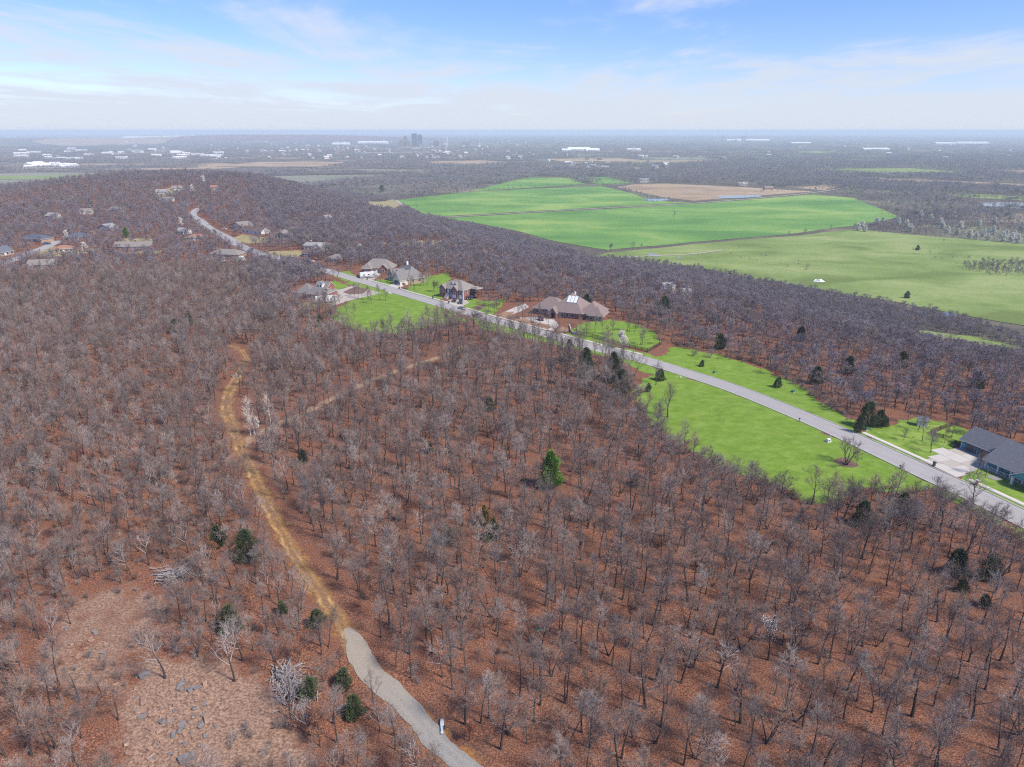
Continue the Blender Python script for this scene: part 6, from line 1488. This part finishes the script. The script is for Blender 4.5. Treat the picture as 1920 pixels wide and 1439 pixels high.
# ---- trees with a look of their own
def T1(name, kind, px, s, label, group=None, cat='tree', rz=None, sz=None): return one(name, kind, px, s, label, None, cat, group, rz, sz)
T1('white_barked_tree', SYC, (478,815), .92, 'tall white-barked tree with two companions at the trail fork'); T1('white_barked_tree', SYC2, (470,818), .75, 'short white-barked tree leaning at the trail fork'); T1('white_barked_tree', SYC2, (508,800), .95, 'separate white-barked tree on the near bank of the faint side trail')
T1('white_blossom_tree', CBLO, (484,810), .62, 'small cream blossoming tree under the white-barked trees'); T1('white_blossom_tree', WBLO, (1166,654), 1.2, 'round white blossoming tree before the dark picket fence'); T1('white_blossom_tree', WBLO2, (1440,1238), 1.0, 'oak-wood tree with a white blossoming crown in the open woods')
for px, k_, s_, lb in [((1067,678), CED[0], 1.35, 'pointed dark cedar by the road opposite the fence'), ((1098,690), CED[1], 1.4, 'dark cedar between the two pointed roadside cedars'), ((1103,708), CED[2], 1.0, 'broad dark cedar below the roadside cedars'), ((1149,716), CED[0], 1.7, 'tallest pointed dark cedar of the roadside group'), ((1165,738), CED[2], 1.1, 'broad grey-green cedar at the corner of the meadow'),
        ((1238,714), CED[3], 1.3, 'small lone pointed cedar on the meadow corner'), ((1215,735), CED[3], .9, 'low dark cedar bush at the meadow edge'), ((1625,802), CED[2], 1.05, 'wide dark cedar clump on the lawn across from the mulch island'), ((1648,800), CED[1], .95, 'dark cedar next to the wide cedar clump'), ((1660,800), CED[3], .8, 'small dark cedar beside the cedar clump'),
        ((1458,727), CED[3], 1.15, 'round bushy cedar alone on the far lawn'), ((1316,688), CED[3], .8, 'small cedar at the leafy edge of the far lawn'), ((1032,915), CEDG, 1.0, 'bright green cedar standing out in the brown open woods'), ((908,985), CEDO, .85, 'bronze-tinted cedar in the open woods'), ((925,1012), CEDL, .95, 'olive cedar just below the bronze-tinted cedar'), ((838,1018), CED[1], .8, 'dark green cedar left of the olive and bronze pair'),
        ((805,850), CED[3], 1.0, 'small dark cedar deep in the open woods'), ((465,1050), CED[2], .9, 'large dark cedar beside the dirt trail'), ((410,1025), CED[1], .9, 'dark cedar behind the branch heap scrub'), ((435,1185), CED[1], 1.0, 'dark cedar at the edge of the dry clearing'), ((595,1175), CED[3], 1.1, 'small cedar on the verge where the gravel ends'), ((645,1290), CED[3], 1.1, 'cedar against the gravel path with pale twigs around it'),
        ((665,1345), CED[1], .75, 'dark cedar below the other gravel path cedar'), ((580,1310), CED[3], 1.2, 'green cedar beside the long branch heap'), ((530,1150), CED[3], .8, 'small cedar between dirt trail and dry clearing'), ((1615,985), CED[2], .8, 'dark cedar at the wood edge below the meadow'), ((1690,965), CED[1], 1.0, 'grey-green cedar in the wood edge thicket'), ((1790,1080), CED[1], 1.1, 'dark cedar in the corner woods by the road bend'),
        ((1855,1085), CED[2], .75, 'dark cedar next to the corner woods cedar'), ((1803,1110), CED[3], .9, 'small pointed cedar under the corner woods cedars'), ((1845,1138), CED[3], .8, 'low round cedar in the corner woods litter'), ((330,625), CED[2], .8, 'dark cedar in the far scrub woods'), ((355,610), CED[1], 1.0, 'dark cedar beside the far scrub cedar'), ((600,612), CED[2], .7, 'dark cedar at the edge of the yard below the brick house'),
        ((918,770), CED[3], 1.2, 'small cedar among the oaks above the bright cedar'), ((568,870), CED[3], 1.2, 'narrow dark cedar near the trail fork'), ((1190,910), CED[3], .9, 'small cedar near the meadow-side oaks'), ((1862,1075), CED[3], .7, 'tiny cedar at the roots of the corner cedars'), ((237,446), CEDG, 1.0, 'dark green conifer behind the long ranch house'), ((1868,873), CED[3], .55, 'clipped dark shrub at the white porch corner')]:
    T1('cedar_tree', k_, px, s_ * (.86 if 'bright' not in lb else 1), lb)
for px in [(1700,560),(1720,470),(1100,575),(1108,560),(1245,590),(1500,640),(1590,700),(1690,690),(1830,730),(1400,600),(1530,720),(1350,655)]:
    T1('slope_cedar', CED[1 + (px[0] % 2)], px, 1.0, 'dark cedar showing among the bare slope woods', 'cedars in the slope woods')
for px, s_, lb in [((1112,735), 1.9, 'big grey twiggy shrub under the roadside cedars'), ((1138,752), 2.1, 'broad grey shrub below the tallest roadside cedar'), ((1196,742), 1.8, 'grey shrub at the meadow corner beside the broad cedar'), ((1330,672), 1.6, 'brown shrub thicket at the fence end'), ((1300,668), 1.5, 'low brown shrub by the fence corner'), ((1700,985), 2.3, 'large grey shrub in the wood edge thicket'), ((1745,990), 2.4, 'wide grey shrub below the spreading roadside oak')]:
    g = G(*px); e = empty('grey_shrub', tuple(g), fr.random() * 6, lb, 'shrub'); e.scale = (s_,) * 3; obj('stems', BUSHES[2], e)
T1('meadow_tree', VASE, (1252,783), 1.3, 'lone vase-shaped bare tree on the green meadow'); T1('island_oak', CLUMP, (1586,872), 1.1, 'many-stemmed bare oak on the round mulch island'); T1('island_sapling', YARD[2], (1605,875), .6, 'small bent bare tree at the edge of the mulch island'); T1('verge_sapling', CED[3], (1609,812), .85, 'slim lollipop evergreen on the far verge by the sidewalk end', sz=1.6)
T1('roadside_oak', OAK[3][1], (1230,722), .75, 'wide bare oak at the meadow corner reaching over the road'); T1('meadow_edge_oak', OAK[9][1], (1465,940), .95, 'crooked dark bare oak at the lower meadow edge'); T1('meadow_edge_oak', OAK[3][1], (1760,1000), 1.2, 'big spreading bare oak overhanging the road by the driveway')
YT = [(1115.6,622),(1131,628),(1140,639),(1148,629),(1176,621),(1180,621.5),(1190,624),(1200.6,647.5),(1204,647),(1101,632),(1090,627.5),(1236,647.5)]
for i, p in enumerate(YT): T1('yard_oak', YARD[i % 3], p, .95, 'slim bare oak on the fenced side lawn', 'oaks on the fenced side lawn')
for i, p in enumerate([(972,596),(980,598),(984,597),(996,606),(1008.5,601),(1013.7,607),(1029,612),(1048,616),(1071,626)]): T1('yard_oak', YARD[i % 3], p, .9, 'slim bare oak in the leafy bed of the loop drive', 'oaks in the loop drive bed')
for i, p in enumerate([(768.5,543),(777.6,544),(789.6,537),(794,537),(800.6,537),(803,532.5)]): T1('yard_oak', YARD[1], p, .9, 'straight bare oak on the lawn between gabled and brick houses', 'oaks between the gabled and brick houses')
for i, p in enumerate([(815.7,547.6),(821,547.6),(812.6,547)]): T1('budding_tree', GREENING, p, .85, 'fresh green budding tree beside the dark brick house', 'budding trees by the brick house')
for i, p in enumerate([(714,528),(726.6,531.5),(704.7,525),(739,530)]): T1('yard_oak', YARD[i % 3], p, .95, 'bare oak on the small lawn before the gabled house', 'oaks before the gabled house')
for i, p in enumerate([(625,526),(633,529),(607,512.5)]): T1('yard_oak', YARD[i % 3], p, 1.0, 'bare oak on the lawn corner behind the sprawling brick house', 'oaks behind the sprawling brick house')
for i, p in enumerate([(666,557.5),(671.4,559.6),(679,561.7),(696,569),(712,562.7),(723.5,564.8),(690.6,563.8),(640,580),(650,590),(630,588),(664,600)]): T1('yard_oak', YARD[i % 3], p, .95, 'slim bare oak on the lawn below the motorhome', 'oaks on the lawn below the motorhome')
for i, p in enumerate([(910,580),(915.5,583.4),(926.8,587.6),(932.6,586)]): T1('yard_oak', YARD[i % 3], p, .95, 'bare oak in the yard right beside the board fence', 'oaks by the board fence')
for i, (p, lb) in enumerate([((1729,827.5), 'bare yard tree with a curved trunk before the brown fence'), ((1745,837.4), 'thin bare tree under the fence corner of the teal house lawn'), ((1745.5,849.4), 'thin leaning bare tree lowest on the teal house lawn'), ((1770.5,831.7), 'small bare tree inside the teal house fence'), ((1783.6,821.3), 'forked bare tree behind the teal house fence'), ((1831,889.5), 'single thin bare tree beside the teal house driveway'), ((1722,806.7), 'bare tree in front of the garden shed'), ((1694,826), 'thin pale sapling on the teal house lawn'), ((1702,794), 'bare tree at the top of the teal house lawn')]):
    T1('yard_tree', [YARD[1], YARD[2], GREENING if i == 7 else YARD[0]][i % 3] if i != 7 else GREENING, p, .8 if i not in (3, 7) else .55, lb)
for p, s_, lb in [((440,1278), 1.0, 'pale spreading tree on the dry clearing edge'), ((455,1240), .95, 'pale forked tree behind the clearing edge'), ((310,1272), 1.05, 'pale bare tree above the rubble rocks'), ((280,1060), .8, 'bleached dead tree beside the branch heap'), ((790,1020), .9, 'dead oak with bleached limbs near the olive cedar'), ((852,895), .7, 'small bleached dead snag in the open woods'), ((1345,1290), 1.0, 'dead oak with broken pale limbs in rust litter'), ((830,1270), .8, 'fallen-looking pale dead tree beside the gravel path')]:
    T1('dead_tree', DEADT if 'dead' in lb else PALE, p, s_, lb)
ro = [(225,760),(290,700),(330,690),(50,850),(60,775),(140,790),(200,870),(110,835),(390,760),(30,660),(240,690),(405,1050),(265,1010),(150,960),(70,1010),(470,1130),(560,1245),(700,1130),(880,1390),(960,1230),(1180,1170),(650,830),(760,980),(1720,1040),(1640,1130),(1500,1210),(985,960),(600,1400),(330,940)]
for p in ro: T1('rusty_oak', RUSTOAK, p, fr.uniform(.6, 1.0), 'small oak still holding rusty brown leaves', 'oaks holding rusty leaves')
for p, s_, k_, lb in [((128,452), 1.15, CBLO, 'tall cream blossoming tree by the slate-blue roof'), ((160,473), 1.1, WBLO, 'broad pale green-white blossoming tree by the terracotta roof'), ((339,428), 1.2, CBLO, 'round cream tree beside the street on the hill'), ((384,347), 1.7, CBLO, 'round cream tree on the hill crest'), ((362,364), 1.5, CBLO, 'cream blossoming tree just below the crest'), ((674,480), 1.1, CBLO, 'single cream blossoming tree in the woods above the gabled house'), ((350,462), 1.0, GREENING, 'yellow-green budding bushes before the terracotta-roofed house'), ((545,449), 1.2, GREENING, 'green tree beside the glazed chalet')]:
    T1('hill_tree', k_, p, s_, lb)
# ---- woods planted last, clear of everything built above
Ps = free(Ps); ix = np.where(nr.random(len(Ps)) < .035, 6, nr.integers(0, 6, len(Ps)))
mass('bare_slope_woods', 'dense grey-purple bare woods on the slope', Ps, nr.uniform(.58, 1.0, len(Ps)), ix, FARK + FARRUST, seed=31, sz=.82)
